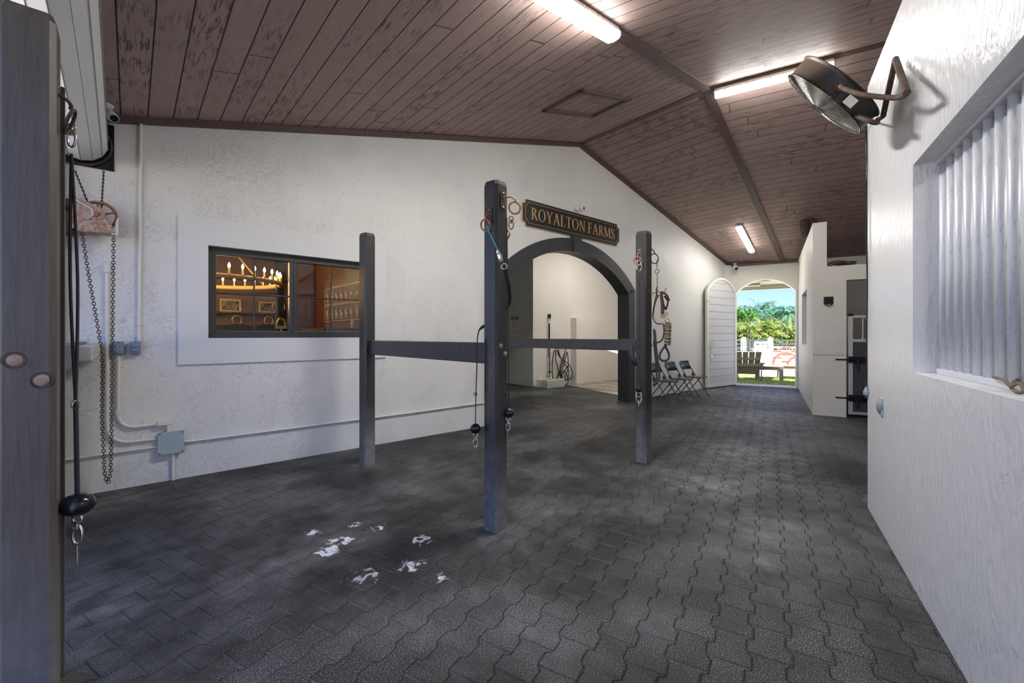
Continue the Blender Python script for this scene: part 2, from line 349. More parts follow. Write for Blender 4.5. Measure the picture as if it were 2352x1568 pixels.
    def ball(s, c, r, sx=1, sy=1, sz=1, n=12, seg=20, mat=None):
        pr = [(max(1e-5, math.sin(math.pi*i/n)), -math.cos(math.pi*i/n)) for i in range(n+1)]
        m = Matrix.Translation(Vector(c)) @ Matrix.Diagonal((r*sx, r*sy, r*sz, 1)); m = m if mat is None else mat @ m
        return s.lathe(pr, seg=seg, mat=m)
    def islands(s):
        par = list(range(len(s.v)))
        def find(a):
            while par[a] != a: par[a] = par[par[a]]; a = par[a]
            return a
        for f in s.f:
            for q in f[1:]: par[find(q)] = find(f[0])
        # end caps of tubes repeat their ring: weld by position
        pos = {}
        for i, v in enumerate(s.v):
            k = (round(v.x, 5), round(v.y, 5), round(v.z, 5))
            if k in pos: par[find(i)] = find(pos[k])
            else: pos[k] = i
        grp = {}
        for f, sm_ in zip(s.f, s.sm): grp.setdefault(find(f[0]), []).append((f, sm_))
        out = []
        for fs in grp.values():
            b = MB(); mp = {}
            for f, sm_ in fs:
                for i in f:
                    if i not in mp: mp[i] = len(b.v); b.v.append(s.v[i])
                b.f.append(tuple(mp[i] for i in f)); b.sm.append(sm_)
            out.append(b)
        return out
    def build(s, name, mat, parent=None, bevel=0, frame=None, at=None, mods=None, mat_rot=None, whole=False):
        if name in SPLIT and isinstance(parent, bpy.types.Object) and not whole:
            pcs = s.islands()
            if 1 < len(pcs) <= 40: return [q.build(name, mat, parent, bevel, whole=True) for q in pcs][0]
        me = bpy.data.meshes.new(name)
        if parent is not None and not isinstance(parent, Frame): fr, base = OFF[parent.name]
        else: fr, base = (frame or FW), Vector(at or (0, 0, 0))
        me.from_pydata([v-base for v in s.v], [], s.f); me.validate(); me.update()
        for p, sm in zip(me.polygons, s.sm): p.use_smooth = sm
        bm = bmesh.new(); bm.from_mesh(me); bmesh.ops.recalc_face_normals(bm, faces=bm.faces); bm.to_mesh(me); bm.free()
        o = bpy.data.objects.new(name, me); col.objects.link(o); me.materials.append(mat)
        if parent is not None: o.parent = parent
        else: o.location = fr.w(*base); o.rotation_euler.z = fr.rz
        OFF[o.name] = (fr, base)
        if bevel:
            b = o.modifiers.new('bevel', 'BEVEL'); b.width = bevel; b.segments = 2; b.limit_method = 'ANGLE'; b.angle_limit = R(40)
        return o
def thing(name, label, cat, fr, base, group=None):
    o = bpy.data.objects.new(name, None); col.objects.link(o); o.location = fr.w(*base); o.rotation_euler.z = fr.rz; o.empty_display_size = .1
    OFF[o.name] = (fr, Vector(base)); return tag(o, label, cat, group)
def tag(o, label, cat, group=None, kind=None):
    o['label'] = label; o['category'] = cat
    if group: o['group'] = group
    if kind: o['kind'] = kind
    return o
def struct(o): o['kind'] = 'structure'; return o
def copy_tree(o, parent=None):
    c = o.copy(); col.objects.link(c)
    if parent is not None: c.parent = parent
    for ch in [k for k in col.objects if k.parent == o]: copy_tree(ch, c)
    return c
def area(name, loc, size, energy, rot, color=(1, 1, 1), parent=None, size_y=None):
    d = bpy.data.lights.new(name, 'AREA'); d.energy = energy; d.shape = 'RECTANGLE'; d.size = size; d.size_y = size_y or size; d.color = color
    o = bpy.data.objects.new(name, d); col.objects.link(o); o.location = loc; o.rotation_euler = rot
    if parent is not None: o.parent = parent
    return o
# ================================================================== THE SHELL
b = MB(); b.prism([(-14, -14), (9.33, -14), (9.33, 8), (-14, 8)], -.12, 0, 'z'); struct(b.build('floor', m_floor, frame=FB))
m_wash = M('wet_wash_stall_mat', .22, (.30, .25, .20)); m_wash.set('Base Color', m_wash.mix(m_wash.ramp(m_wash.noise(1.2, 4, m_wash.mp((3, .5, 1), (0, 0, R(20))), dist=2), [(.42, 0), (.55, 1)]), (.10, .08, .065), (.40, .34, .28))); m_wash = m_wash.m
def cirarc(xc, R_, zc, hw, n=24, rev=False):
    a = math.asin(hw/R_); pts = [(xc+R_*math.sin(t), zc+R_*math.cos(t)) for t in [-a+2*a*i/n for i in range(n+1)]]
    return pts[::-1] if rev else pts
# office wall with window and arch (gable end of the wing)
XE = -2.65; XC = 11.05
wx0, wx1, wz0, wz1 = -1.588, .10, 1.369, 2.303
b = MB(); T = .23
b.prism([(-2.9, 0), (wx0, 0), (wx0, zA(wx0)), (-2.9, zA(-2.9))], 0, T)
b.prism([(wx0, 0), (wx1, 0), (wx1, wz0), (wx0, wz0)], 0, T)
b.prism([(wx0, wz1), (wx1, wz1), (wx1, zA(wx1)), (wx0, zA(wx0))], 0, T)
AX, AZ, RI, RO, HWI, HWO = 4.02, .49, 2.46, 2.68, 1.716, 1.93
out = [(wx1, 0), (AX-HWI, 0)]+cirarc(AX, RI, AZ, HWI)+[(AX+HWI, 0), (XC, 0), (XC, zA(XC)), (HA, ZR), (wx1, zA(wx1))]
b.prism(out, 0, T)
struct(b.build('wall_left', m_wallA, frame=FA))
# smooth raised panel round the window
b = MB(); px0, px1, pz0, pz1 = -1.831, .312, 1.11, 2.575
b.prism([(px0, pz0), (px1, pz0), (px1, wz0), (px0, wz0)], -.022, .0); b.prism([(px0, wz1), (px1, wz1), (px1, pz1), (px0, pz1)], -.022, .0)
b.prism([(px0, wz0), (wx0, wz0), (wx0, wz1), (px0, wz1)], -.022, .0); b.prism([(wx1, wz0), (px1, wz0), (px1, wz1), (wx1, wz1)], -.022, .0)
struct(b.build('trim_1', m_smooth, frame=FA))
# dark arch surround with keystone and lined reveal
b = MB(); ins = cirarc(AX, RI, AZ, HWI); outs = cirarc(AX, RO, AZ, HWO)
poly = [(AX-HWO, 0)]+outs+[(AX+HWO, 0), (AX+HWI-.005, 0)]+[(x, z-.005) for x, z in ins[::-1]]+[(AX-HWI+.005, 0)]
for i in range(len(outs)-1): b.prism([outs[i], outs[i+1], ins[i+1], ins[i]], -.035, 0)
b.box((AX-HWO, -.035, 0), (AX-HWI, 0, outs[0][1])); b.box((AX+HWI, -.035, 0), (AX+HWO, 0, outs[0][1]))
b.prism([(AX-HWO, outs[0][1]), ins[0], (AX-HWI, outs[0][1])][::-1], -.035, 0); b.prism([(AX+HWO, outs[-1][1]), (AX+HWI, outs[-1][1]), ins[-1]], -.035, 0)
for i in range(len(ins)-1):
    (x0, z0), (x1, z1) = ins[i], ins[i+1]; b.add([(x0, -.035, z0), (x1, -.035, z1), (x1, T+.02, z1), (x0, T+.02, z0), (x0, -.035, z0-.015), (x1, -.035, z1-.015), (x1, T+.02, z1-.015), (x0, T+.02, z0-.015)], [(0, 1, 2, 3), (7, 6, 5, 4), (0, 4, 5, 1), (3, 2, 6, 7)])
b.box((AX-HWI, -.035, 0), (AX-HWI+.015, T+.02, ins[0][1])); b.box((AX+HWI-.015, -.035, 0), (AX+HWI, T+.02, ins[0][1]))
b.prism([(AX-.13, 3.215), (AX+.13, 3.215), (AX+.075, 2.93), (AX-.075, 2.93)], -.075, T)
struct(b.build('trim_2', m_arch, frame=FA))
# far wall with the arched doorway
fx = 9.134; d0, d1, dR = .04, 1.515, .87; dxc = (d0+d1)/2; dhw = (d1-d0)/2; dzs = 2.55; dzc = 2.95-dR
ar = cirarc(dxc, dR, dzc, dhw)
b = MB(); b.prism([(-6, 0), (d0, 0)]+[(x, z) for x, z in ar]+[(d1, 0), (2.3, 0), (2.3, zB(fx)), (-6, zB(fx))], fx, fx+.2, 'x')
struct(b.build('wall_far', m_wallC, frame=FB))
b = MB()
for i in range(len(ar)-1):
    (x0, z0), (x1, z1) = ar[i], ar[i+1]; k = .05
    b.prism([(x0, z0), (x1, z1), (x1, z1-k), (x0, z0-k)], fx-.03, fx+.22, 'x')
b.box((fx-.03, d0, 0), (fx+.22, d0+.045, ar[0][1])); b.box((fx-.03, d1-.045, 0), (fx+.22, d1, ar[0][1])); 
struct(b.build('trim_3', m_doorframe, frame=FB))
b = MB(); b.box((fx-.02, d0, 0), (fx+.45, d1, .018)); struct(b.build('trim_4', M('pale_threshold', .6, (.75, .73, .68)).m, frame=FB))
# right partition with the barred opening
b = MB(); q0, q1, r0, r1, HT, TB = -3.45, -1.29, 1.19, 2.344, 3.41, .2; GQ0, GR0, GR1 = q0, r0, r1
b.box((q1, 0, 0), (0, -TB, HT)); b.box((q0, 0, 0), (q1, -TB, r0)); b.box((q0, 0, r1), (q1, -TB, HT)); b.box((-5.2, 0, 0), (q0, -TB, HT))
struct(b.build('wall_right', m_wallB, frame=FB))
# rear of the stall behind the bars and return walls
b = MB(); b.box((-5.2, -4.0, 0), (0, -4.15, 3.2)); b.box((-.18, -4.0, 0), (0, -.2, HT)); b.box((-5.2, -4.0, 0), (-5.05, -.2, 3.2)); struct(b.build('wall_stall', m_wallC, frame=FB))
b = MB(); b.box((0, -5.0, 0), (9.134, -5.2, 3.4)); struct(b.build('wall_side', m_wallC, frame=FB))
# partition of the far stall (aisle side with its opening, front with the gate opening)
py = .026; sx = 4.753; x2a, x2b = 6.18, 7.66; tz = 3.36
b = MB()
b.box((sx, py, 0), (x2a, py-.2, tz)); b.box((x2a, py, 0), (x2b, py-.2, 1.187)); b.box((x2a, py, 2.332), (x2b, py-.2, tz)); b.box((x2b, py, 0), (fx, py-.2, tz))
b.box((sx, py-.2, 0), (sx+.2, -.445, 2.585)); b.box((sx, -.445, 2.335), (sx+.2, -1.9, 2.585)); b.box((sx, -1.9, 0), (sx+.2, -5.0, 2.585))
struct(b.build('wall_partition', m_wallC, frame=FB))
b = MB(); b.box((sx-.012, py-.004, 1.06), (sx, -.445, 1.33)); struct(b.build('trim_5', m_wallC, frame=FB))
b = MB(); b.box((sx+.2, -3.3, 0), (fx, -3.4, 2.5)); struct(b.build('wall_stall', m_alc, frame=FB))
# eave wall of the left wing: wide doorway under the rolling door, header, half wall
b = MB(); b.box((-2.9, 0, 2.98), (XE, -6.2, zA(XE)+.02)); b.box((-2.9, 0, 0), (XE, -.12, 2.98)); b.box((-2.9, -.12, 0), (XE, -1.1, 1.22)); b.box((-2.9, -5.9, 0), (XE, -6.2, 2.98))
struct(b.build('wall_front', m_wallA, frame=FA))
# roofs --------------------------------------------------------------
def isect():   # where the two ridges meet
    # A: FA.w(HA, t), B: FB.w(HB, s)
    a0, da, b0, db = FA.w(HA, 0), FA.y, FB.w(HB, 0), FB.y
    det = da.x*(-db.y)+db.x*da.y; r = b0-a0; t = (r.x*(-db.y)+db.x*r.y)/det; return a0+da*t
NODE = isect(); NODE.z = ZR
bis = (FA.x+FB.x).normalized()
cb = bis.dot(FA.x)
def miter(dx): p = NODE+bis*(dx/cb); return p   # dx>0: far side
def slab(name, pts):
    # pts: (x, y) in frame, frame, zf
    pass
def roof(fr, xy, zf, nm='ceiling'):
    n = len(xy); vs = [(x, y, zf(x)) for x, y in xy]+[(x, y, zf(x)+.14) for x, y in xy]
    b = MB(); b.add(vs, [tuple(range(n)), tuple(range(2*n-1, n-1, -1))]+[(i, (i+1) % n, n+(i+1) % n, n+i) for i in range(n)])
    return struct(b.build(nm, m_ceil, frame=fr))
nA, nB = FA.loc(NODE), FB.loc(NODE)
eA = -3.5-HA; mA = FA.loc(miter(eA)); mB = FB.loc(miter(eA)); eF = 10.5-HB; fA = FA.loc(miter(eF)); fB = FB.loc(miter(eF))
roof(FA, [(HA, .3), (HA, nA.y), (mA.x, mA.y), (mA.x, .3)], zA)
roof(FA, [(HA, .3), (fA.x, .3), (fA.x, fA.y), (HA, nA.y)], zA)
roof(FB, [(HB, nB.y), (HB, -9), (mB.x, -9), (mB.x, mB.y)], zB)
roof(FB, [(HB, nB.y), (fB.x, fB.y), (fB.x, -9), (HB, -9)], zB)
# roof over office and wash stall behind the gable wall
b = MB(); b.box((-3.0, .3, 3.3), (2.0, 7, 3.4)); b.box((2.0, .3, 4.2), (12, 7, 4.3)); b.box((2.0, .24, 2.95), (12, .3, 4.2)) if False else None; struct(b.build('ceiling', m_smooth, frame=FA))
# ceiling strips: ridge caps, hip strips, wall trim
def strip(p, q, w_=.055, h=.02, drop=.004, nm='trim'):
    b = MB(); d = (q-p).normalized(); s_ = d.cross(Vector((0, 0, 1))).normalized(); up = s_.cross(d)
    if up.z < 0: up = -up
    vs = []
    for e in (p, q):
        for a, c in ((-1, 0), (1, 0), (1, -1), (-1, -1)): vs.append(e+s_*w_*a+up*(h*c-drop+.004))
    b.add(vs, [(0, 1, 2, 3), (7, 6, 5, 4), (0, 4, 5, 1), (1, 5, 6, 2), (2, 6, 7, 3), (3, 7, 4, 0)]); return struct(b.build(nm, m_trimbrown))
def P(fr, x, y, dz=0): z = (zA if fr is FA else zB)(x); return fr.w(x, y, z+dz)
mm = miter(eA); mm.z = ZR+eA*SN; mf = miter(fx-HB); mf.z = ZR-(fx-HB)*SF
strip(NODE, mm, .06, .028, nm='trim_6'); strip(NODE, mf, .06, .028, nm='trim_7')
strip(P(FA, HA, 0, -.012), NODE-Vector((0, 0, .012)), .05, .01, nm='trim_8'); strip(NODE-Vector((0, 0, .012)), P(FB, HB, -6, -.012), .05, .01, nm='trim_9')
strip(P(FA, -2.9, -.03), P(FA, HA, -.03, -.01), .03, .055, nm='trim_10'); strip(P(FA, HA, -.03, -.01), P(FA, 10.9, -.03), .03, .055, nm='trim_11')
strip(P(FB, fx-.03, 1.6), P(FB, fx-.03, .03), .03, .06, nm='trim_12')
# attic hatch frame on the ceiling
b = MB(); hx0, hx1, hy0, hy1 = 2.04, 3.13, -1.82, -1.13; k = .07
def hz(x, y, d): return (x, y, zA(x)-d)
def slat(x0, x1, y0, y1, dz=.025):
    vs = [hz(x0, y0, 0), hz(x1, y0, 0), hz(x1, y1, 0), hz(x0, y1, 0), hz(x0, y0, dz), hz(x1, y0, dz), hz(x1, y1, dz), hz(x0, y1, dz)]
    b.add(vs, [(0, 1, 2, 3), (7, 6, 5, 4), (0, 4, 5, 1), (1, 5, 6, 2), (2, 6, 7, 3), (3, 7, 4, 0)])
slat(hx0, hx1, hy0, hy0+k); slat(hx0, hx1, hy1-k, hy1); slat(hx0, hx0+k, hy0, hy1); slat(hx1-k, hx1, hy0, hy1)
hatch = b.build('attic_hatch', m_trimbrown, frame=FA, at=((hx0+hx1)/2, (hy0+hy1)/2, zA(2.6)))
tag(hatch, 'brown framed attic hatch set in the board ceiling above the office wall', 'hatch')
# wash stall behind the arch -------------------------------------------
b = MB(); b.prism([(6.08, 3.25), (7.4, 3.02), (10.4, 2.9), (10.4, 7), (6.08, 7)], 0, 4.2, 'z'); struct(b.build('wall_rear', m_alc, frame=FA))
b = MB(); b.box((6.06, 3.235, 0), (6.085, 7, 4.2)); struct(b.build('wall_rear', m_grey, frame=FA))
b = MB(); b.prism([(7.36, 2.81), (10.4, 2.76), (10.4, 3.0), (7.36, 3.1)], 0, 1.89, 'z'); struct(b.build('wall_low', m_alc, frame=FA))
b = MB(); b.box((10.2, T, 0), (10.35, 3, 4.2)); b.box((2.0, T, 0), (2.15, 7, 4.2)); b.box((2.0, 6.9, 0), (6.1, 7.0, 4.2)); struct(b.build('wall_inner', m_alc, frame=FA))
p_ = [FA.loc(Vector(((px-1176)/1003*t, t, 0))) for px, py in ((1296, 884), (1424, 909), (1560, 930)) for t in [1.4/((py-769)/1003)]]
b = MB(); b.prism([(p_[0].x, p_[0].y), (p_[1].x, p_[1].y), (10.2, p_[1].y-.9), (10.2, 2.78), (7.36, 2.83), (7.3, 3.0)], .001, .012, 'z'); struct(b.build('floor', m_wash, frame=FA))
# office behind the window
b = MB(); b.box((-3.0, T, 0), (-2.9, 4.6, 3.3)); b.box((-2.9, 4.5, 0), (2.0, 4.6, 3.3)); struct(b.build('wall_office', m_office, frame=FA))
b = MB(); b.box((.20, T, 0), (.32, 2.62, 3.1)); b.box((-.12, 2.5, 0), (.2, 2.62, 3.1)); struct(b.build('wall_office', m_burg, frame=FA))
b = MB(); b.box((.5, 2.62, 0), (.56, 4.5, 3.1)); b.box((.2, 2.5, 0), (.56, 2.62, 3.1)); struct(b.build('wall_office', m_office, frame=FA))
b = MB(); b.box((-2.9, T, 3.1), (2.0, 4.5, 3.2)); struct(b.build('ceiling', m_shadowwood, frame=FA))
# ground outside
m_sand = M('pale_arena_sand', .9, (.72, .68, .62)); m_sand.bump(m_sand.noise(8, 5), .3, .03); m_sand = m_sand.m
b = MB(); b.prism([(-90, -90), (120, -90), (120, 90), (-90, 90)], -.20, -.06, 'z'); struct(b.build('ground', m_sand))
# soffit of the eave beyond the far doorway
m_soff = M('cream_soffit', .6, (.66, .60, .46)).m
b = MB(); b.box((fx+.2, -2, 2.88), (fx+1.5, 2.6, 2.93)); b.box((fx+1.40, -2, 2.76), (fx+1.5, 2.6, 2.88)); b.box((fx+1.28, -2, 2.80), (fx+1.32, 2.6, 2.88)); b.box((fx+.7, .9, 2.82), (fx+1.0, 1.5, 2.88)); struct(b.build('trim_13', m_soff, frame=FB))
# ================================================================== HELPERS THAT PLACE ALONG REAL SIGHT LINES INTO A FRAME
def g(px, py, D): return Vector(((px-1176)/1003*D, D, 1.4+(769-py)/1003*D))
def ga(px, py, y, fr=FA):      # point of the plane y = const of a wing
    r = Vector(((px-1176)/1003, 1, (769-py)/1003)); c = Vector((0, 0, 1.4)); t = (y-(c-fr.o).dot(fr.y))/r.dot(fr.y); return fr.loc(c+r*t)
def sm(pts, n=8, closed=False):     # Catmull-Rom smoothing
    pts = [Vector(p) for p in pts]; N = len(pts); out = []
    for i in range(N if closed else N-1):
        p0 = pts[(i-1) % N] if closed or i > 0 else pts[0]; p1 = pts[i]; p2 = pts[(i+1) % N]; p3 = pts[(i+2) % N] if closed or i+2 < N else pts[-1]
        for k in range(n):
            t = k/n; out.append(.5*((2*p1)+(p2-p0)*t+(2*p0-5*p1+4*p2-p3)*t*t+(3*p1-p0-3*p2+p3)*t**3))
    if not closed: out.append(pts[-1])
    return out
# ================================================================== WINDOW
b = MB(); W1 = wx1; fy0, fy1 = .05, .11; o_ = .075
x0, x1, z0, z1 = wx0, wx1, wz0, wz1; xm = -.777
b.prism([(x0, z0), (x1, z0), (x1-o_, z0+o_), (x0+o_, z0+o_)], fy0, fy1); b.prism([(x0, z1), (x0+o_, z1-o_), (x1-o_, z1-o_), (x1, z1)], fy0, fy1)
b.prism([(x0, z0), (x0+o_, z0+o_), (x0+o_, z1-o_), (x0, z1)], fy0, fy1); b.prism([(x1, z0), (x1, z1), (x1-o_, z1-o_), (x1-o_, z0+o_)], fy0, fy1)
b.box((xm-.045, fy0-.012, z0+o_), (xm-.005, fy1, z1-o_)); b.box((xm-.005, fy0, z0+o_), (xm+.04, fy1, z1-o_))
win = b.build('window_1', m_frame, frame=FA, at=(x0, 0, z0), bevel=.006); struct(win)
b = MB()
for xa, xb in ((x0+o_, xm-.045), (xm+.04, x1-o_)):
    zc = (z0+z1)/2+.0; xc = (xa+xb)/2
    b.tube((xa, .078, zc), (xb, .078, zc), .009); b.tube((xc, .078, z0+o_), (xc, .078, z1-o_), .009)
b.build('muntin', m_frame, win)
b = MB(); b.box((x0+o_, .083, z0+o_), (xm-.045, .087, z1-o_)); b.box((xm+.04, .083, z0+o_), (x1-o_, .087, z1-o_)); b.build('pane', m_glass, win)
# ================================================================== OFFICE INTERIOR
cx_, cy_, czh, cr = -1.30, 2.16, 2.16, .86
t = thing('ring_chandelier', 'gold ring chandelier with lit candle bulbs glowing behind the office window', 'chandelier', FA, (cx_, cy_, czh))
b = MB(); b.torus((cx_, cy_, czh), cr, .03, 40, 8, 'z', sz=1); b.torus((cx_, cy_, czh+.02), cr-.02, .012, 40, 6, 'z'); b.build('ring', m_gold, t)
b = MB()
for k in range(4):
    a = k*math.pi/2+.5; b.tube((cx_+cr*math.cos(a), cy_+cr*math.sin(a), czh), (cx_, cy_, 2.95), .006, 6)
b.tube((cx_, cy_, 2.93), (cx_, cy_, 3.1), .02); b.build('hanging_rod', m_gold, t)
for k in range(34):
    a = 2*math.pi*k/34; px_, pyy = cx_+cr*math.cos(a), cy_+cr*math.sin(a)
    b = MB(); b.lathe([(.022, 0), (.022, .012), (.012, .014), (.012, .09)], (px_, pyy, czh+.02), 10); c_ = b.build('candle_holder', m_gold, t)
    b = MB(); b.lathe([(.008, 0), (.016, .018), (.013, .04), (.002, .065)], (px_, pyy, czh+.11), 10); b.build('candle_bulb', m_flame, c_)
d = bpy.data.lights.new('chandelier_glow', 'POINT'); d.energy = 24; d.color = (1, .62, .28); d.shadow_soft_size = .5
o = bpy.data.objects.new('chandelier_glow', d); col.objects.link(o); o.parent = t; o.location = (0, 0, .12)
# shelves at the rear wall with things on them
def shelf(x0, x1, z, y, label):
    t = thing('wall_shelf', label, 'shelf', FA, (x0, y, z)); b = MB(); b.box((x0, y-.28, z), (x1, y, z+.03)); b.build('board', m_shadowwood, t)
    b = MB(); b.box((x0+.1, y-.22, z-.15), (x0+.13, y, z)); b.box((x1-.13, y-.22, z-.15), (x1-.1, y, z)); b.build('bracket', m_shadowwood, t)
SZ = ga(530, 716, 4.36).z; CZ = ga(545, 747, 4.1).z
shelf(-2.8, .45, SZ-.03, 4.49, 'dark upper wooden shelf with framed photos at the back of the office')
shelf(-2.8, .45, SZ+.62, 4.49, 'dark top wooden shelf high on the rear wall of the office')
t = thing('office_counter', 'long black counter under the shelves at the back of the office', 'counter', FA, (-1.5, 4.2, 0)); b = MB(); b.box((-2.8, 3.9, 0), (.45, 4.48, CZ-.04)); b.build('cabinet', m_gloss, t); b = MB(); b.box((-2.85, 3.86, CZ-.04), (.46, 4.48, CZ)); b.build('countertop', m_gloss, t)
m_photo = M('dark_photo_print', .4, (.08, .07, .06)); m_photo.set('Base Color', m_photo.mix(m_photo.ramp(m_photo.noise(9, 3), [(.45, 0), (.6, 1)]), (.03, .025, .02), (.25, .2, .15))); m_photo = m_photo.m
def frame_pic(x, z, w_, h_, mat, label, y=4.36):
    t = thing('picture_frame', label, 'picture', FA, (x, y, z)); b = MB(); k = .03
    b.prism([(x-w_/2, z), (x+w_/2, z), (x+w_/2-k, z+k), (x-w_/2+k, z+k)], y-.02, y+.01); b.prism([(x-w_/2, z+h_), (x-w_/2+k, z+h_-k), (x+w_/2-k, z+h_-k), (x+w_/2, z+h_)], y-.02, y+.01)
    b.prism([(x-w_/2, z), (x-w_/2+k, z+k), (x-w_/2+k, z+h_-k), (x-w_/2, z+h_)], y-.02, y+.01); b.prism([(x+w_/2, z), (x+w_/2, z+h_), (x+w_/2-k, z+h_-k), (x+w_/2-k, z+k)], y-.02, y+.01); b.build('frame', mat, t)
    b = MB(); b.box((x-w_/2+k, y-.004, z+k), (x+w_/2-k, y+.008, z+h_-k)); b.build('print', m_photo, t)
frame_pic(ga(529, 700, 4.36).x, SZ, .34, .24, m_gold, 'gold framed horse photo on the office shelf, the leftmost frame')
frame_pic(ga(615, 700, 4.36).x, SZ, .32, .22, m_gold, 'gold framed dark photo on the office shelf, right of the muntin')
for x, z, lab in ((ga(547.5, 700, 4.36).x, SZ, 'small round brass clock beside the leftmost framed photo'), (ga(640, 700, 4.36).x, SZ, 'round black-faced trophy plate near the dark office post')):
    t = thing('round_plaque', lab, 'plaque', FA, (x, 4.36, z)); r = .065 if 'small' in lab else .13
    b = MB(); b.torus((x, 4.36, z+r), r-.015, .015, 24, 6); b.build('rim', m_brass, t); b = MB(); b.lathe([(r-.02, 0), (r-.02, .02)], (x, 4.35, z+r), 24, axis='y'); b.build('face', m_photo, t)
def horseshoe(x, z, lab):
    t = thing('brass_trophy', lab, 'trophy', FA, (x, 4.2, z)); b = MB(); pts = [(x+.075*math.cos(a), 4.2, z+.10+.085*math.sin(a)) for a in [R(-50)+R(280)*k/18 for k in range(19)]]
    b.ring(pts, .014, 8); b.build('horseshoe', m_brass, t); b = MB(); b.box((x-.12, 4.12, z), (x+.12, 4.28, z+.025)); b.build('plinth', m_gloss, t)
horseshoe(ga(544, 700, 4.2).x, CZ, 'gold horseshoe trophy on the office counter, left of the muntin'); horseshoe(ga(617, 700, 4.2).x, CZ, 'gold horseshoe trophy on the office counter, right of the muntin')
PX = ga(642, 600, 2.2).x; b = MB(); b.box((PX-.05, 2.15, 0), (PX+.05, 2.25, 3.1)); tag(b.build('support_post', m_gloss, frame=FA, at=(PX, 2.2, 0)), 'slim black support post standing inside the office', 'post')
SX_, SZ_ = ga(645.5, 745, 1.6).x, ga(645.5, 745, 1.6).z
t = thing('saddle_stand', 'arched brass stand low in front of the black office post', 'stand', FA, (SX_, 1.6, 0)); b = MB(); b.ring([(SX_+.055*math.cos(a), 1.6, SZ_+.11*math.sin(a)-.02) for a in [math.pi*k/14 for k in range(15)]], .012, 8); b.build('arch', m_brass, t); b = MB(); b.box((SX_-.07, 1.55, SZ_-.06), (SX_+.07, 1.65, SZ_-.02)); b.tube((SX_, 1.6, .02), (SX_, 1.6, SZ_-.05), .02); b.build('stem', m_brass, t); b = MB(); b.lathe([(.15, 0), (.15, .03)], (SX_, 1.6, 0), 16); b.build('foot', m_brass, t)
# riders pictures on the red wall (plain silhouettes)
m_pale = M('pale_pink_print', .6, (.55, .38, .30)).m
def rider(b, X, y, z, s_):
    def e(cy, cz, ry, rz_, n=10): b.prism([(y+s_*(cy+ry*math.cos(2*math.pi*i/n)), z+s_*(cz+rz_*math.sin(2*math.pi*i/n))) for i in range(n)], X-.004, X, 'x')
    e(0, .45, .24, .13); e(.24, .62, .08, .14); e(.32, .72, .1, .05); e(0, .78, .07, .17); e(0, 1.0, .05, .06)
    for k in (-.2, -.1, .12, .2): b.prism([(y+s_*(k-.02), z), (y+s_*(k+.02), z), (y+s_*(k*.8+.03), z+s_*.42), (y+s_*(k*.8-.03), z+s_*.42)], X-.004, X, 'x')
for z, lab in ((1.885, 'upper dark framed print of pale riders on the red office wall'), (1.62, 'lower dark framed print of pale riders on the red office wall')):
    X = .195; H_ = .235; ya, yb = .50, 1.93; t = thing('rider_print', lab, 'picture', FA, (X, 1.2, z)); b = MB(); b.box((X-.012, ya, z), (X, yb, z+H_)); b.build('backing', m_shadowwood, t)
    b = MB(); b.box((X-.02, ya-.02, z-.01), (X, yb+.02, z)); b.box((X-.02, ya-.02, z+H_), (X, yb+.02, z+H_+.01)); b.box((X-.02, yb, z), (X, yb+.02, z+H_)); b.box((X-.02, ya-.02, z), (X, ya, z+H_)); b.build('frame', m_gold, t)
    for k in range(7): b = MB(); rider(b, X-.013, ya+.12+k*.20, z+.02, .18); b.build('rider_figure', m_pale, t)
q = ga(812, 745, .8); b = MB(); b.lathe([(.035, 0), (.035, .13)], (q.x, .8, q.z-.06), 16); tag(b.build('paper_roll', m_white, frame=FA, at=(q.x, .8, q.z-.06)), 'white paper roll standing low in the right corner of the office window', 'roll')
b = MB(); b.box((-.35, .35, 0), (.19, 1.3, q.z-.06)); tag(b.build('side_cabinet', m_shadowwood, frame=FA, at=(-.1, .8, 0)), 'dark cabinet under the rider prints inside the office', 'cabinet')
# ================================================================== SIGN
X0, X1, Z0, Z1 = 2.69, 5.36, 3.215, 3.655
def plaque(x0, x1, z0, z1, r):
    pts = []
    for cx0, cz0, a0 in ((x0, z0, 90), (x1, z0, 180), (x1, z1, 270), (x0, z1, 0)):
        arc = [(cx0+r*math.cos(R(a0-90*k/5)) , cz0+r*math.sin(R(a0-90*k/5))) for k in range(6)]
        pts += arc
    return pts
def notched(x0, x1, z0, z1, r, s_):
    P_ = []
    def corner(cx0, cz0, sx_, sz_, first):   # concave quarter with a little step
        q = [(cx0+sx_*(r+s_), cz0), (cx0+sx_*(r+s_), cz0+sz_*s_*.0)]
        arc = [(cx0+sx_*r*math.cos(math.pi/2*k/6), cz0+sz_*r*math.sin(math.pi/2*k/6)) for k in range(7)]
        L_ = [(cx0+sx_*(r+s_), cz0), (cx0+sx_*(r+s_), cz0+sz_*s_)]+[(cx0+sx_*(s_+r*math.cos(math.pi/2*k/6)), cz0+sz_*(s_+r*math.sin(math.pi/2*k/6))) for k in range(7)]+[(cx0+sx_*s_, cz0+sz_*(r+s_)), (cx0, cz0+sz_*(r+s_))]
        return L_ if first else L_[::-1]
    P_ += corner(x0, z0, 1, 1, False); P_ += corner(x1, z0, -1, 1, True); P_ += corner(x1, z1, -1, -1, False); P_ += corner(x0, z1, 1, -1, True)
    out = []
    for p in P_:
        if not out or (abs(p[0]-out[-1][0])+abs(p[1]-out[-1][1])) > 1e-5: out.append(p)
    return out
t = thing('name_sign', 'black notched-corner sign with gold ROYALTON FARMS lettering above the arch', 'sign', FA, ((X0+X1)/2, -.01, Z0))
m_signb = M('black_sign_face', .35, (.022, .022, .022)).m
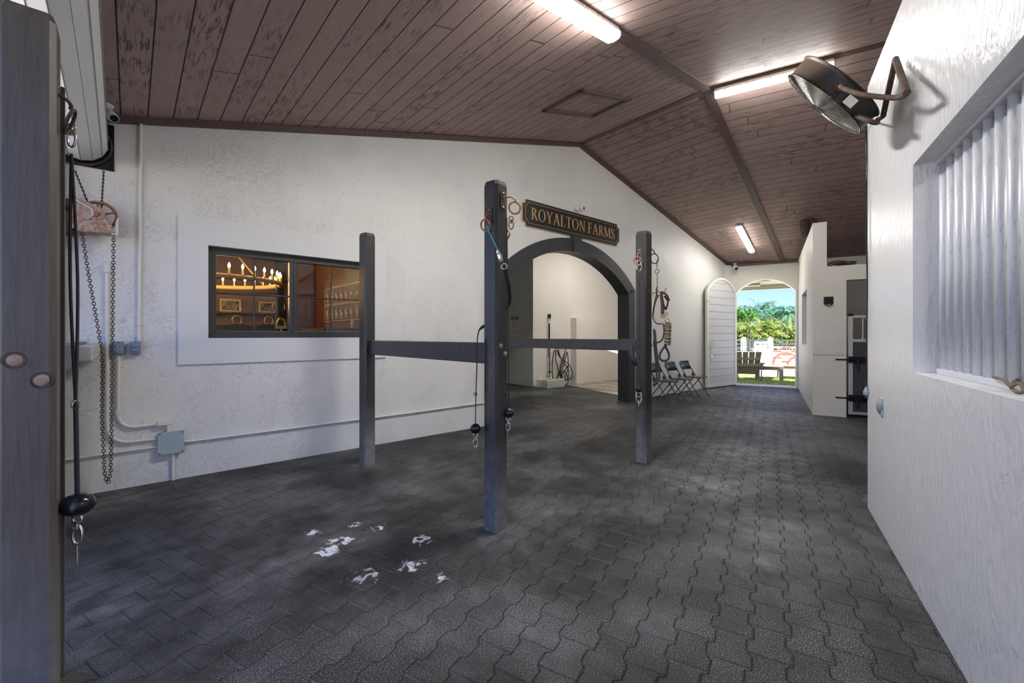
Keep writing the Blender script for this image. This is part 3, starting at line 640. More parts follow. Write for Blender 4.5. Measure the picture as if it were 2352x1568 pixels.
b = MB(); b.prism(notched(X0, X1, Z0, Z1, .055, .018), -.03, -.005); b.build('edge', m_gold, t)
b = MB(); b.prism(notched(X0+.006, X1-.006, Z0+.006, Z1-.006, .055, .018), -.045, -.028); b.build('board', m_signb, t)
b = MB(); oo = notched(X0+.045, X1-.045, Z0+.045, Z1-.045, .045, .012); ii = notched(X0+.051, X1-.051, Z0+.051, Z1-.051, .045, .012)
for i in range(len(oo)): j = (i+1) % len(oo); b.prism([oo[i], oo[j], ii[j], ii[i]], -.0475, -.0445)
b.build('border_line', m_gold, t)
# serif letters drawn as strokes in a box 1 high
TK, TN, SH = .13, .055, .035
def L_rect(x0, z0, x1, z1): return [[(x0, z0), (x1, z0), (x1, z1), (x0, z1)]]
def L_bar(x0, z0, x1, z1, t):       # slanted stem, t = horizontal thickness
    return [[(x0-t/2, z0), (x0+t/2, z0), (x1+t/2, z1), (x1-t/2, z1)]]
def L_arc(cx0, cz0, rx, rz, a0, a1, tk=TK, n=14):  # thick at sides, thin at top and bottom
    P_ = []
    for i in range(n):
        q = []
        for a in (a0+(a1-a0)*i/n, a0+(a1-a0)*(i+1)/n):
            t_ = TN+(tk-TN)*abs(math.cos(R(a))); q.append(((cx0+rx*math.cos(R(a)), cz0+rz*math.sin(R(a))), (cx0+(rx-t_)*math.cos(R(a)), cz0+(rz-TN*.9)*math.sin(R(a)))))
        P_.append([q[0][0], q[1][0], q[1][1], q[0][1]])
    return P_
def ser(x, z, w_=.26): return L_rect(x-w_/2, z-(SH if z > .5 else 0), x+w_/2, z+(0 if z > .5 else SH))
LET = {
 'R': (.72, L_rect(.11, 0, .24, 1)+ser(.175, 0, .32)+L_rect(.0, 1-SH, .3, 1)+L_arc(.30, .745, .27, .255, -90, 90)+L_rect(.2, .945, .31, 1)+L_rect(.2, .49, .31, .54)+L_bar(.66, 0, .36, .5, .14)+ser(.68, 0, .2)),
 'O': (.86, L_arc(.43, .5, .41, .515, 0, 360, n=28)),
 'Y': (.76, L_rect(.315, 0, .445, .45)+ser(.38, 0, .32)+L_bar(.38, .40, .12, 1, .13)+L_bar(.38, .40, .66, 1, .06)+ser(.12, 1, .28)+ser(.66, 1, .24)),
 'A': (.78, L_bar(.09, 0, .38, 1, .06)+L_bar(.67, 0, .38, 1, .14)+L_rect(.2, .30, .58, .35)+ser(.09, 0, .24)+ser(.68, 0, .28)),
 'L': (.64, L_rect(.11, 0, .24, 1)+ser(.175, 1, .32)+L_rect(.0, 0, .58, SH)+[[(.52, 0), (.58, 0), (.61, .25), (.585, .25)]]),
 'T': (.70, L_rect(.285, 0, .415, 1)+ser(.35, 0, .32)+L_rect(.02, 1-SH*1.2, .68, 1)+[[(.02, 1), (.02, .78), (.045, .78), (.08, 1)]]+[[(.68, 1), (.68, .78), (.655, .78), (.62, 1)]]),
 'N': (.84, L_rect(.12, 0, .175, 1)+L_rect(.66, 0, .715, 1)+[[(.04, 1), (.22, 1), (.715, 0), (.64, 0)]]+ser(.15, 0, .26)+ser(.69, 1, .26)),
 'F': (.60, L_rect(.11, 0, .24, 1)+ser(.175, 0, .34)+L_rect(0, 1-SH*1.2, .56, 1)+L_rect(.2, .50, .44, .545)+L_rect(.42, .42, .445, .63)+[[(.56, 1), (.56, .77), (.535, .77), (.5, 1)]]),
 'M': (1.0, L_bar(.12, 0, .16, 1, .055)+L_rect(.80, 0, .93, 1)+[[(.05, 1), (.22, 1), (.54, .1), (.45, 0)]]+[[(.45, 0), (.52, .05), (.86, 1), (.80, 1)]]+ser(.12, 0, .24)+ser(.865, 0, .27)+ser(.12, 1, .2)+ser(.9, 1, .2)),
 'S': (.58, L_arc(.28, .745, .235, .27, 20, 250, .11)+L_arc(.29, .265, .25, .28, -160, 80, .12)+[[(.10, .60), (.20, .70), (.47, .40), (.38, .33)]]+[[(.50, .72), (.475, .72), (.46, .98), (.5, .98)]]+[[(.03, .28), (.055, .28), (.07, .02), (.03, .02)]]),
 'W': (1.02, L_bar(.12, 1, .34, 0, -.13)+L_bar(.34, 0, .52, 1, .055)+L_bar(.52, 1, .72, 0, -.13)+L_bar(.72, 0, .92, 1, .055)),
 'I': (.36, L_rect(.115, 0, .245, 1)+ser(.18, 0, .3)+ser(.18, 1, .3)),
 'G': (.84, L_arc(.43, .5, .41, .515, 45, 320)+L_rect(.62, .05, .75, .46)+ser(.68, .46, .26)),
}
def write(s, x, z, hh, width, y0, y1):
    tot = sum(.32 if c == ' ' else LET[c][0]+.07 for c in s)-.07; k = width/tot; b = MB(); u = x
    for c in s:
        if c == ' ': u += .32*k; continue
        for poly in LET[c][1]: b.prism([(u+p*k, z+q*hh) for p, q in poly], y0, y1)
        u += (LET[c][0]+.07)*k
    return b
write('ROYALTON', 2.86, 3.335, .20, 1.41, -.052, -.044).build('lettering', m_gold, t); write('FARMS', 4.345, 3.335, .20, .845, -.052, -.044).build('lettering', m_gold, t)
# ================================================================== POSTS AND RAILS OF THE GROOMING BAY
def post(x, y, sz, rot, h_, label, top=.0, mat=None):
    t = thing('timber_post', label, 'post', FA, (x, y, 0), 'grooming bay posts'); t.rotation_euler.z += R(rot); r = sz/2; k = .018
    fr, base = OFF[t.name]; b = MB()
    P_ = [(-r+k, -r), (r-k, -r), (r, -r+k), (r, r-k), (r-k, r), (-r+k, r), (-r, r-k), (-r, -r+k)]
    vs = [(x+u, y+v, 0) for u, v in P_]+[(x+u, y+v, h_-.03) for u, v in P_]+[(x+u*.86, y+v*.86, h_) for u, v in P_]
    fs = [tuple(range(7, -1, -1)), tuple(range(16, 24))]
    for a in (0, 8): fs += [(a+i, a+(i+1) % 8, a+8+(i+1) % 8, a+8+i) for i in range(8)]
    b.add(vs, fs); b.build('shaft', mat or m_post, t); return t
pA = post(-2.468, -2.845, .155, 0, 2.63, 'large charcoal post with two bare bolt holes at the left edge of the view', mat=m_postw)
pN = post(-.185, -2.875, .132, 11, 2.50, 'nearest charcoal post with turquoise twine on its ring, in front of the arch')
pB = post(-.235, -.715, .132, 8, 2.50, 'charcoal post beside the office window carrying the left rail', )
pR = post(2.105, -2.65, .135, -2, 2.54, 'charcoal post standing right of the arch with a long black tether on it')
pH = post(2.07, -.14, .12, 0, 2.45, 'charcoal post close to the wall, hidden behind the nearest post')
m_bolt = M('pale_wood_plug', .6, (.42, .26, .17)); m_bolt.set('Base Color', m_bolt.mix(m_bolt.noise(60, 4), (.25, .12, .07), (.55, .42, .33))); m_bolt = m_bolt.m
def onface(t, pts, mat, r=.013, nm='bolt', hole=False):
    fr, base = OFF[t.name]
    for x, y, z, ax in pts:
        b = MB(); d = {'-y': (0, -1), '+x': (1, 0), '-x': (-1, 0)}[ax]
        if ax == '-y': b.lathe([(r*1.0, 0), (r, -.006), (r*.55, -.010), (1e-4, -.011)], base+Vector((x, y, z)), 14, axis='y')
        else: b.lathe([(r, 0), (r, .006*d[0]), (1e-4, .010*d[0])], base+Vector((x, y, z)), 14, axis='x')
        b.build(nm, mat, t)
b = MB(); b.torus(OFF[pA.name][1]+Vector((-.02+.012, -.0755, 1.307)), .0, .001, 4, 3)
for dx, z in ((-.028, 1.307), (.040, 1.229)):
    b = MB(); c0 = OFF[pA.name][1]+Vector((dx, -.075, z)); b.lathe([(.036, 0), (.036, -.002), (.026, -.0035), (.024, 0)], c0, 20, axis='y'); q = b.build('bolt_hole', m_rustd, pA)
    b = MB(); b.lathe([(.021, 0), (.021, -.004), (.018, -.007), (1e-4, -.007)], c0, 16, axis='y'); b.build('bolt', m_bolt, q)
onface(pN, [(-.022, -.066, 1.322, '-y'), (.026, -.066, 1.262, '-y')], m_bolt, .018)
onface(pR, [(.01, -.0675, 1.345, '-y'), (.042, -.0675, 1.285, '-y')], m_rustd, .013)
# batten nailed behind the left post
b = MB(); b.box((-2.43, -2.766, 0), (-2.380, -2.735, 2.42)); b.build('batten', m_postw, pA)
def rail(p, q, z0, z1, th, label, ext0=0, ext1=0):
    p, q = Vector((*p, 0)), Vector((*q, 0)); d = (q-p).normalized(); n_ = Vector((-d.y, d.x, 0)); b = MB(); p -= d*ext0; q += d*ext1
    vs = [p-n_*th/2, q-n_*th/2, q+n_*th/2, p+n_*th/2]; b.add([v+Vector((0, 0, z0)) for v in vs]+[v+Vector((0, 0, z1)) for v in vs], [(3, 2, 1, 0), (4, 5, 6, 7), (0, 1, 5, 4), (1, 2, 6, 5), (2, 3, 7, 6), (3, 0, 4, 7)])
    return tag(b.build('hitching_rail', m_rail, frame=FA, at=((p.x+q.x)/2, (p.y+q.y)/2, z0), bevel=.008), label, 'rail', 'grooming bay rails')
rail((-.225, -.78), (-.20, -2.80), 1.19, 1.345, .045, 'grey wooden rail joining the window post to the nearest post')
rail((2.07, -.2), (2.075, -2.58), 1.22, 1.350, .045, 'grey wooden rail crossing in front of the arch opening')
rail((-2.48, -.12), (-2.48, -2.77), 1.19, 1.345, .045, 'grey wooden rail running back from the large left post to the wall')
# ---------------- tie rings
def tie(t, z, side, rr, label, mat=m_rust, arm=0.0, dxo=0.0, rz=-35):
    fr, base = OFF[t.name]; hf = .068
    r_ = thing('tie_ring', label, 'tie ring', FA, (base.x, base.y, z), 'tie rings on the posts'); r_.location = t.location+Vector((0, 0, z)); r_.rotation_euler.z = t.rotation_euler.z
    OFF[r_.name] = (fr, Vector((0, 0, 0)))
    s_ = {'-y': Matrix.Rotation(0, 4, 'Z'), '+x': Matrix.Rotation(R(90), 4, 'Z'), '-x': Matrix.Rotation(R(-90), 4, 'Z')}[side]
    b = MB(); b.prism([(-.028, -.065), (.028, -.065), (.028, .065), (-.028, .065)], -hf-.005, -hf, mat=s_); b.build('plate', m_rustd, r_, bevel=.003)
    b = MB()
    for zz in (-.05, .05): b.lathe([(.007, 0), (.007, -.004), (1e-4, -.006)], (0, -hf-.005, zz), 8, axis='y', mat=s_)
    b.build('screw', m_steel, r_)
    L_ = .045+arm
    b = MB(); pts = sm([(0, -hf, .02), (dxo*.5, -hf-L_*.6, .01), (dxo, -hf-L_, -.012-.1*arm), (dxo, -hf-L_+.004, -.028-.1*arm)], 5); b.ring(pts, .006, 8, mat=s_); b.build('staple', mat, r_)
    b = MB(); c_ = (dxo, -hf-L_+.004, -.028-.1*arm-rr); 
    b.torus(c_, rr, .006, 24, 8, 'x' if False else 'y', mat=s_, rot=Matrix.Rotation(R(18), 3, 'X') if arm == 0 else Matrix.Rotation(R(rz), 3, 'Z')); b.build('ring', mat, r_)
    return r_, s_, Vector(c_)
def ptl(t, side, v):        # local point on a post -> world
    s_ = {'-y': Matrix.Rotation(0, 4, 'Z'), '+x': Matrix.Rotation(R(90), 4, 'Z'), '-x': Matrix.Rotation(R(-90), 4, 'Z')}[side]
    return t.location+Matrix.Rotation(t.rotation_euler.z, 3, 'Z') @ (s_ @ Vector(v))
tie(pN, 2.36, '-y', .041, 'ring on a long pale iron arm near the top of the nearest post', arm=.075, dxo=-.012)
rn, _, _ = tie(pN, 2.24, '-x', .041, 'rusty ring tied with turquoise twine on the nearest post')
tie(pN, 2.21, '+x', .043, 'rusty ring half hidden on the far right side of the nearest post')
tie(pR, 2.28, '-x', .050, 'dark ring holding a nickel snap on the left face of the right post')
tie(pR, 2.36, '+x', .055, 'thin ring on an arm from the far side of the right post', arm=.10, rz=70, mat=m_rustd)
tie(pA, 2.335, '+x', .050, 'thick iron ring in a staple on the large left post', mat=m_rustd)
# ---------------- snaps, balls, tethers
def snap(b, top, L_=.09, s_=1.0, ux=Vector((1, 0, 0))):
    z = Vector((0, 0, -1)); t_ = Vector(top)
    b.torus(t_+z*.012*s_, .013*s_, .0035*s_, 14, 6, 'y')
    b.tube(t_+z*.024*s_, t_+z*(.024+L_*.25)*1, .0055*s_, 8)
    c = t_+z*(L_*.62); pts = [c+ux*(.014*s_*math.sin(a))+z*(-.028*s_*math.cos(a)) for a in [2*math.pi*k/16 for k in range(15)]]
    b.ring(pts, .0038*s_, 6)
def tether(name, label, cat, top, bottom_ball, ball_r, strap_w=.012, base=None, double=True, flat=None, snapL=.1, mid=None, ballsq=1.0, rope=m_rope, snapmat=m_steel, low=True, sz=1.0):
    top, bb = Vector(top), Vector(bottom_ball); t = thing(name, label, cat, FW, bb)
    b = MB(); snap(b, top, .10, sz); b.build('top_snap', snapmat, t)
    st = top+Vector((0, 0, -.10*sz)); m_ = st.lerp(bb, .72); b = MB()
    if double:
        rt = (FA.x*.010)
        b.ring(sm([st, st.lerp(m_, .5)-rt, m_], 6), .0045*sz, 6); b.ring(sm([st, st.lerp(m_, .5)+rt*1.2, m_], 6), .0045*sz, 6)
        b.build('doubled_strap', rope, t); b = MB(); b.torus(m_, .016, .004, 14, 6, 'x'); b.build('keeper_ring', m_steel, t)
    else: b.ring([st, m_], .006*sz, 8); b.build('strap', rope, t)
    b = MB(); b.ring([m_, bb], .0065*sz, 8); b.build('lower_strap', rope, t)
    b = MB(); b.ball(bb, ball_r, 1.0, 1.0, ballsq); b.build('ball', m_gloss, t)
    if low: b = MB(); snap(b, bb+Vector((0, 0, -ball_r*ballsq+.004)), snapL, sz*1.15); b.tube(bb+Vector((0, 0, -ball_r*ballsq-snapL*.8)), bb+Vector((0, 0, -ball_r*ballsq-snapL*1.45)), .004*sz, 6); b.build('bottom_snap', snapmat, t)
    return t
q = ptl(pA, '+x', (0, -.117, 2.085)); D0 = q.y
tether('tether_strap', 'black doubled tether with a large oval rubber ball hanging by the left post', 'tether', g(164, 285, 1.83), g(178, 1158, 1.79), .057, ballsq=.80, snapL=.135, sz=1.25)
tether('tether_strap', 'long black tether with a small ball lying against the right post', 'tether', g(1468, 598, 4.60), g(1467, 893, 4.60), .036, snapL=.10, double=False, sz=1.8)
# turquoise twine + quick release + strap over the rail

p_tw = g(1118, 522, 2.93); p_b0 = g(1144, 578, 2.90); p_b1 = g(1152, 601, 2.90); p_d = g(1158, 612, 2.91)
t = thing('quick_release_tie', 'turquoise twine with a silver quick-release buckle and dark strap on the nearest post', 'tie', FW, p_d)
b = MB(); b.ring([p_tw, p_b0], .0022, 6); b.ring([p_tw+Vector((.004, 0, -.012)), p_b0+Vector((.006, 0, 0))], .0022, 6); b.torus(p_tw, .009, .003, 10, 5); b.build('twine', m_teal, t)
b = MB(); dd = (p_b1-p_b0).normalized(); b.ring([p_b0-dd*.01, p_b0+dd*.012, p_b0+dd*.02, p_b0+dd*.05, p_b1], [.010, .012, .016, .017, .010], 8, smooth=False); b.build('buckle', m_steel, t)
b = MB(); b.torus(p_d, .019, .0035, 16, 6, 'y'); b.build('d_ring', m_steel, t)
far = [p_d+Vector((.004, 0, -.014)), g(1165, 642, 3.0), g(1169, 664, 3.13), g(1168, 700, 3.30), g(1140, 735, 3.34), g(1106, 752, 3.27), g(1098, 768, 3.18), g(1096, 792, 3.12), g(1095, 850, 3.12), g(1093, 905, 3.12)]
b = MB(); b.ring(sm(far, 6), .015, 8, flat=.25, up=(0, 1, 0)); b.build('strap', m_rope, t)
bb = g(1092, 984, 3.12)
b = MB(); b.ring([far[-1], bb], .0035, 6); b.torus(g(1092, 905, 3.12), .011, .003, 12, 6); b.build('cord', m_rope, t)
b = MB(); b.ball(bb, .037); b.build('ball', m_gloss, t)
b = MB(); snap(b, bb+Vector((0, 0, -.034)), .11, 1.2); b.tube(bb+Vector((0, 0, -.12)), bb+Vector((.006, 0, -.185)), .0035, 6); b.build('bottom_snap', m_steel, t)
t = thing('tether_strap', 'small black ball and snap hanging just right of the nearest post', 'tether', FW, g(1170, 948, 3.12)); bb = g(1169, 948, 3.14)
b = MB(); b.ring([g(1164, 500, 3.14), bb], .004, 6); b.build('strap', m_rope, t); b = MB(); b.ball(bb, .036); b.build('ball', m_gloss, t); b = MB(); snap(b, bb+Vector((-.008, 0, -.03)), .11, 1.1); b.tube(bb+Vector((-.008, 0, -.12)), bb+Vector((-.012, 0, -.17)), .0035, 6); b.build('bottom_snap', m_steel, t)
t = thing('hanging_snap', 'small iron snap hanging from the long-armed ring on the nearest post', 'snap', FW, g(1174, 520, 2.86)); b = MB(); snap(b, g(1174, 497, 2.86), .085, 1.1); b.build('hook', m_rust, t)
# dark cloth bunched behind the rail end
b = MB(); pts = sm([g(1452, 790, 4.66), g(1450, 812, 4.66), g(1456, 830, 4.66), g(1464, 838, 4.66)], 5); b.ring(pts, [.012+.022*math.sin(math.pi*i/(len(pts)-1)) for i in range(len(pts))], 10); tag(b.build('rolled_cloth', m_rope, at=g(1454, 812, 4.66)), 'dark rolled strap bundle hanging under the rail end at the right post', 'bundle')
# ================================================================== FLUORESCENT BATTENS
def batten(p, q, w_, label, power, down=None, tm=None):
    p, q = Vector(p), Vector(q); c = (p+q)/2; d = (q-p); L_ = d.length; d.normalize(); up = Vector(down or (0, 0, 1)); sde = d.cross(up).normalized(); up = sde.cross(d).normalized()
    if up.z < 0: up = -up; sde = -sde
    mt = Matrix((( d.x, sde.x, up.x, c.x), (d.y, sde.y, up.y, c.y), (d.z, sde.z, up.z, c.z), (0, 0, 0, 1)))
    t = thing('fluorescent_light', label, 'ceiling light', FW, c, 'fluorescent battens'); h_ = L_/2
    b = MB(); b.prism([(-w_/2, .0), (w_/2, .0), (w_/2*.8, .045), (-w_/2*.8, .045)], -h_, h_, 'x', mat=mt); b.build('housing', m_cream, t, bevel=.006)
    prof = [(-w_/2*.97, .0), (-w_/2*.95, -.030), (-w_/2*.7, -.052), (0, -.06), (w_/2*.7, -.052), (w_/2*.95, -.030), (w_/2*.97, .0)]
    b = MB(); b.prism(prof, -h_+.05, h_-.05, 'x', mat=mt); b.build('diffuser', tm or m_tube, t)
    b = MB(); b.prism([(x*1.02, z*1.02) for x, z in prof], -h_, -h_+.05, 'x', mat=mt); b.prism([(x*1.02, z*1.02) for x, z in prof], h_-.05, h_, 'x', mat=mt); b.build('end_cap', m_clear, t)
    for k in (-.8, -.4, 0, .4, .8):
        for s_ in (-1, 1): b = MB(); b.box((k*h_-.012, s_*w_/2*.96, -.02), (k*h_+.012, s_*w_/2*1.04, .012), mat=mt); b.build('clip', m_steel, t)
    o = area('tube_glow', (0, 0, 0), L_*.95, power*LAMP, (0, 0, 0), (1, .985, .95), t, w_*.9); o.matrix_local = Matrix.Translation(-c) @ mt @ Matrix.Translation((0, 0, -.075)); o.parent = t
    return t
p1 = miter(-2.95); p1.z = ZR-2.95*SN-.055; p2 = miter(-4.25); p2.z = ZR-4.25*SN-.055
batten(p1, p2, .16, 'lit fluorescent batten cut off by the top edge, mounted on the ceiling hip strip', 30)
batten(FB.w(HB-.03, 1.36, ZR-.115), FB.w(HB-.03, -.02, ZR-.115), .14, 'lit fluorescent batten along the ridge behind the fan', 6)
dn = (FA.x*SF+Vector((0, 0, 1)))
batten(P(FA, 8.37, -1.19, -.06), P(FA, 9.82, -.94, -.06), .14, 'lit fluorescent batten on the far slope above the aisle to the door', 10, dn, m_tube2)
# lights of the neighbouring spaces (wash stall, barred stall)
batten(FA.w(6.2, 1.2, 4.12), FA.w(7.6, 1.2, 4.12), .14, 'unseen fluorescent batten added to light the wash stall behind the arch', 20, None, m_tube2)
batten(FB.w(-3.2, -2.0, 3.2), FB.w(-1.8, -2.0, 3.2), .14, 'fluorescent batten over the barred stall on the right', 10)
# ================================================================== DRUM FAN
fc = g(1890, 239, 2.80); fa_ = Vector((-.5535, .5287, -.6435)).normalized(); vw = (fc-Vector((0, 0, 1.4))).normalized()
u_ = -(vw-fa_*fa_.dot(vw)).normalized(); v_ = fa_.cross(u_); fr_ = .29
mt = Matrix(((u_.x, v_.x, fa_.x, fc.x), (u_.y, v_.y, fa_.y, fc.y), (u_.z, v_.z, fa_.z, fc.z), (0, 0, 0, 1)))     # local z = blowing direction
t = thing('drum_fan', 'large round black and rust drum fan on an iron wall bracket', 'fan', FW, fc)
m_drum = M('dusty_black_drum', .45, (.02, .02, .02)); 
dsn = m_drum.ramp(m_drum.math('ADD', m_drum.sep()[2], m_drum.math('MULTIPLY', m_drum.noise(7, 5), .25)), [(.16, 0), (.42, 1)]); m_drum.set('Base Color', m_drum.mix(dsn, (.018, .018, .018), (.20, .12, .08))); m_drum = m_drum.m
dp = .12
b = MB(); b.lathe([(fr_, 0), (fr_-.008, -.004), (fr_-.010, -.02), (fr_-.010, -dp+.02), (fr_-.008, -dp+.004), (fr_, -dp), (fr_-.014, -dp-.002), (fr_-.02, -dp+.01), (fr_-.02, -.02), (fr_-.014, -.002)], seg=48, mat=mt, closed=True); b.build('drum', m_drum, t)
def grille(z, bulge, nm, mat, n=20):
    b = MB()
    for i in range(n):
        r = fr_*(.20+.80*i/(n-1))-.004; zz = z+bulge*(1-(r/fr_)**2); b.torus((0, 0, zz), r, .0017, 48, 5, 'z', mat=mt)
    for k in range(8):
        a = k*math.pi/4; b.ring([(fr_*s_*math.cos(a), fr_*s_*math.sin(a), z+bulge*(1-s_*s_)-.003*(1 if bulge > 0 else -1)) for s_ in [.2+.8*j/6 for j in range(7)]], .0022, 5, mat=mt)
    g_ = b.build(nm, mat, t); b = MB(); b.lathe([(fr_*.2, z+bulge*.96), (fr_*.15, z+bulge*1.08), (1e-4, z+bulge*1.12)], seg=24, mat=mt); b.build('badge', m_gloss, g_)
grille(.0, .035, 'front_grille', m_steel); grille(-dp, -.03, 'rear_grille', m_rustd, 12)
b = MB(); b.lathe([(.06, -.03), (.07, -.06), (.06, -.12), (.03, -.14)], seg=20, mat=mt); b.build('motor', m_drum, t)
m_blade = M('dusty_blade', .5, (.32, .22, .15)).m
for k in range(4):
    a = k*math.pi/2+.3; R_ = Matrix.Rotation(a, 4, 'Z'); b = MB()
    n = 6; vs = []
    for i in range(n+1):
        s_ = i/n; x = .05+.205*s_; hw = .045+.06*s_; tw = .03-.012*s_
        vs += [(x, -hw, -.055-tw), (x, hw, -.055+tw), (x, hw, -.059+tw), (x, -hw, -.059-tw)]
    fs = []
    for i in range(n):
        q = 4*i; fs += [(q, q+1, q+5, q+4), (q+3, q+7, q+6, q+2), (q+1, q+2, q+6, q+5), (q, q+4, q+7, q+3)]
    fs += [(0, 3, 2, 1), (4*n, 4*n+1, 4*n+2, 4*n+3)]; b.add(vs, fs, True, mt @ R_); b.build('blade', m_blade, t)
def wb(px, py, y): q = ga(px, py, y, FB); return FB.w(q.x, q.y, q.z)
piv1 = mt @ Vector((fr_+.004, 0, -dp*.5)); piv2 = mt @ Vector((-fr_-.004, 0, -dp*.5))
w1 = wb(2083, 213, .13); w0 = wb(2057, 135, .035); w2 = wb(2028, 268, .05)
b = MB(); b.ring(sm([piv1, wb(1975, 216, .27), wb(2040, 224, .17), wb(2072, 222, .13), w1], 6), .013, 10); b.ring(sm([w2+Vector((0, 0, .0)), wb(2016, 275, .12), wb(2000, 279, .20), piv2], 6), .013, 10)
b.ring([w1, w0], .016, 10); b.ring([w0, w2], .016, 10); b.build('bracket', m_rustd, t)
b = MB(); b.ring([piv1-(fc-piv1).normalized()*0+u_*.004, piv1+u_*.010], .026, 16); b.build('pivot_plate', m_rustd, t)
b = MB(); b.ring([piv1+u_*.008, piv1+u_*.018], .010, 12); b.build('pivot_bolt', m_steel, t)
b = MB(); s_ = mt @ Vector((fr_*.93, -.10, -dp*.25)); b.cbox((fr_-.006, -.10, -dp*.35), (.004, .06, .05), mat=mt); b.build('paper_label', m_cream, t)
# power cord down the wall edge, plug at its end
cd = [mt @ Vector((-.04, -fr_, -dp*.8)), wb(1990, 290, .02), wb(1991, 420, .015), wb(1990, 520, .012), wb(1992, 640, .012), wb(1991, 760, .012), wb(1989, 870, .014), wb(1990, 888, .014)]
t = thing('power_cord', 'black power cord with grey plug hanging from the fan along the wall corner', 'cord', FW, cd[-1]); b = MB(); b.ring(sm(cd, 8), .0055, 8); b.build('cable', m_gloss, t)
b = MB(); b.ring([cd[-1], cd[-1]-Vector((0, 0, .03)), cd[-1]-Vector((0, 0, .034)), cd[-1]-Vector((0, 0, .065))], [.008, .017, .022, .02], 10); b.tube(cd[-1]-Vector((.007, 0, .065)), cd[-1]-Vector((.007, 0, .085)), .003); b.tube(cd[-1]-Vector((-.007, 0, .065)), cd[-1]-Vector((-.007, 0, .085)), .003); b.build('plug', m_boxgrey, t)
# wall socket with domed lid on the right wall
q = ga(2026, 934, 0, FB); t = thing('weatherproof_socket', 'small blue-grey domed socket cover low on the right wall', 'socket', FB, (q.x, 0, q.z-.06)); b = MB(); b.box((q.x-.045, 0, q.z-.062), (q.x+.045, .012, q.z+.062)); b.build('plate', m_boxpale, t, bevel=.003)
b = MB(); b.lathe([(.050, 0), (.046, .010), (.03, .018), (1e-4, .022)], (q.x, .010, q.z), 20, axis='y'); b.build('lid', m_boxgrey, t)
# ================================================================== BARRED OPENING: one steel grille
t = thing('stall_grille', 'silver steel pipe grille filling the opening in the right wall', 'grille', FB, (-2.35, -.12, 1.19))
b = MB(); b.box((GQ0, -.145, GR0), (q1, -.095, GR0+.028)); b.box((GQ0, -.16, GR0), (q1, -.145, GR0+.05)); b.build('bottom_rail', m_metalp, t, bevel=.003)
b = MB(); b.box((GQ0, -.15, GR1-.02), (q1, -.09, GR1)); b.box((GQ0, -.155, GR1-.055), (q1, -.148, GR1)); b.build('top_rail', m_metalp, t, bevel=.003)
XS = [-1.315-.112*k for k in range(19)]
first = None
for k, x in enumerate(XS):
    if first is None:
        b = MB(); b.lathe([(.0185, GR0+.028), (.0185, GR1-.02)], (x, -.12, 0), 20); first = b.build('bar', m_metalp, t)
    else: c = first.copy(); c.location.x += x-XS[0]; col.objects.link(c)
b = MB(); pts = sm([ga(2282, 866, -.09, FB), ga(2305, 872, -.075, FB), ga(2322, 886, -.07, FB), ga(2340, 880, -.08, FB), ga(2352, 895, -.085, FB), ga(2338, 902, -.07, FB), ga(2322, 890, -.08, FB)], 5); b.ring(pts, .006, 8)
b.ring(sm([ga(2322, 886, -.07, FB), ga(2335, 872, -.09, FB), ga(2345, 880, -.13, FB)], 5), .006, 8); tag(b.build('knotted_twine', m_cotton, frame=FB, at=ga(2322, 888, -.08, FB)), 'brown knotted baling twine tied at the foot of the pipe grille', 'twine')
# timber wall boards inside that stall
t = thing('stall_partition', 'white and dark slatted partition at the back of the barred stall', 'partition', FB, (-2.5, -3.0, 0))
b = MB()
for k in range(7): b.box((-5, -3.0, .25+k*.36), (-.2, -3.04, .33+k*.36))
b.build('rail', m_white, t); b = MB(); b.box((-5, -3.06, 0), (-.2, -3.04, 1.3)); b.build('panel', m_shadowwood, t)
b = MB()
for x in (-4.8, -3.6, -2.4, -1.2, -.3): b.box((x, -3.0, 0), (x+.08, -3.08, 2.7))
b.build('upright', m_white, t)
# ================================================================== ROLLING DOOR
t = thing('rolling_door', 'white slatted rolling door coiled above the left doorway', 'rolling door', FA, (-2.49, -.06, 3.08)); dx = .0157
mtd = Matrix.Translation((-2.50, -.06, 3.08)) @ Matrix.Rotation(R(.9), 4, 'Z')
rad = .175; n = 14; b = MB(); vs = []; fs = []
for e in (0, -5.3):
    for k in range(n):
        a = 2*math.pi*(k+.5)/n; vs.append((rad*math.cos(a), e, rad*math.sin(a)))
b.add(vs, [tuple(range(n)), tuple(range(2*n-1, n-1, -1))]+[(k, (k+1) % n, n+(k+1) % n, n+k) for k in range(n)], mat=mtd); b.build('curtain_coil', M('white_slat_enamel', .35, (.82, .82, .82)).m, t, bevel=.0)
b = MB()
for k in range(n):
    a = 2*math.pi*(k+.5)/n; b.tube(mtd @ Vector((rad*1.002*math.cos(a), 0, rad*1.002*math.sin(a))), mtd @ Vector((rad*1.002*math.cos(a), -5.3, rad*1.002*math.sin(a))), .0035, 5)
b.build('slat_hinge', M('slat_joint_grey', .5, (.30, .29, .27)).m, t)
b = MB(); b.box((-2.72, -.014, 2.872), (-2.288, -.002, 3.285)); b.build('bracket_plate', m_gloss, t)
b = MB(); b.torus((-2.50, -.028, 3.075), .195, .009, 36, 8, 'y'); b.build('drum_hoop', m_rustd, t)
b = MB(); b.tube((-2.50, -.07, 3.08), (-2.50, 0, 3.08), .03); b.build('axle', m_gloss, t)
b = MB(); b.box((-2.66, -.10, 0), (-2.60, -.05, 2.9)); b.build('guide_track', m_alu, t)
# ledge on the half wall
b = MB(); b.box((-2.648, -.001, 1.215), (-2.375, -1.12, 1.325)); tag(b.build('concrete_ledge', m_concrete, frame=FA, at=(-2.5, -.5, 1.22), bevel=.01), 'chipped grey concrete ledge jutting from the wall beside the left post', 'ledge')
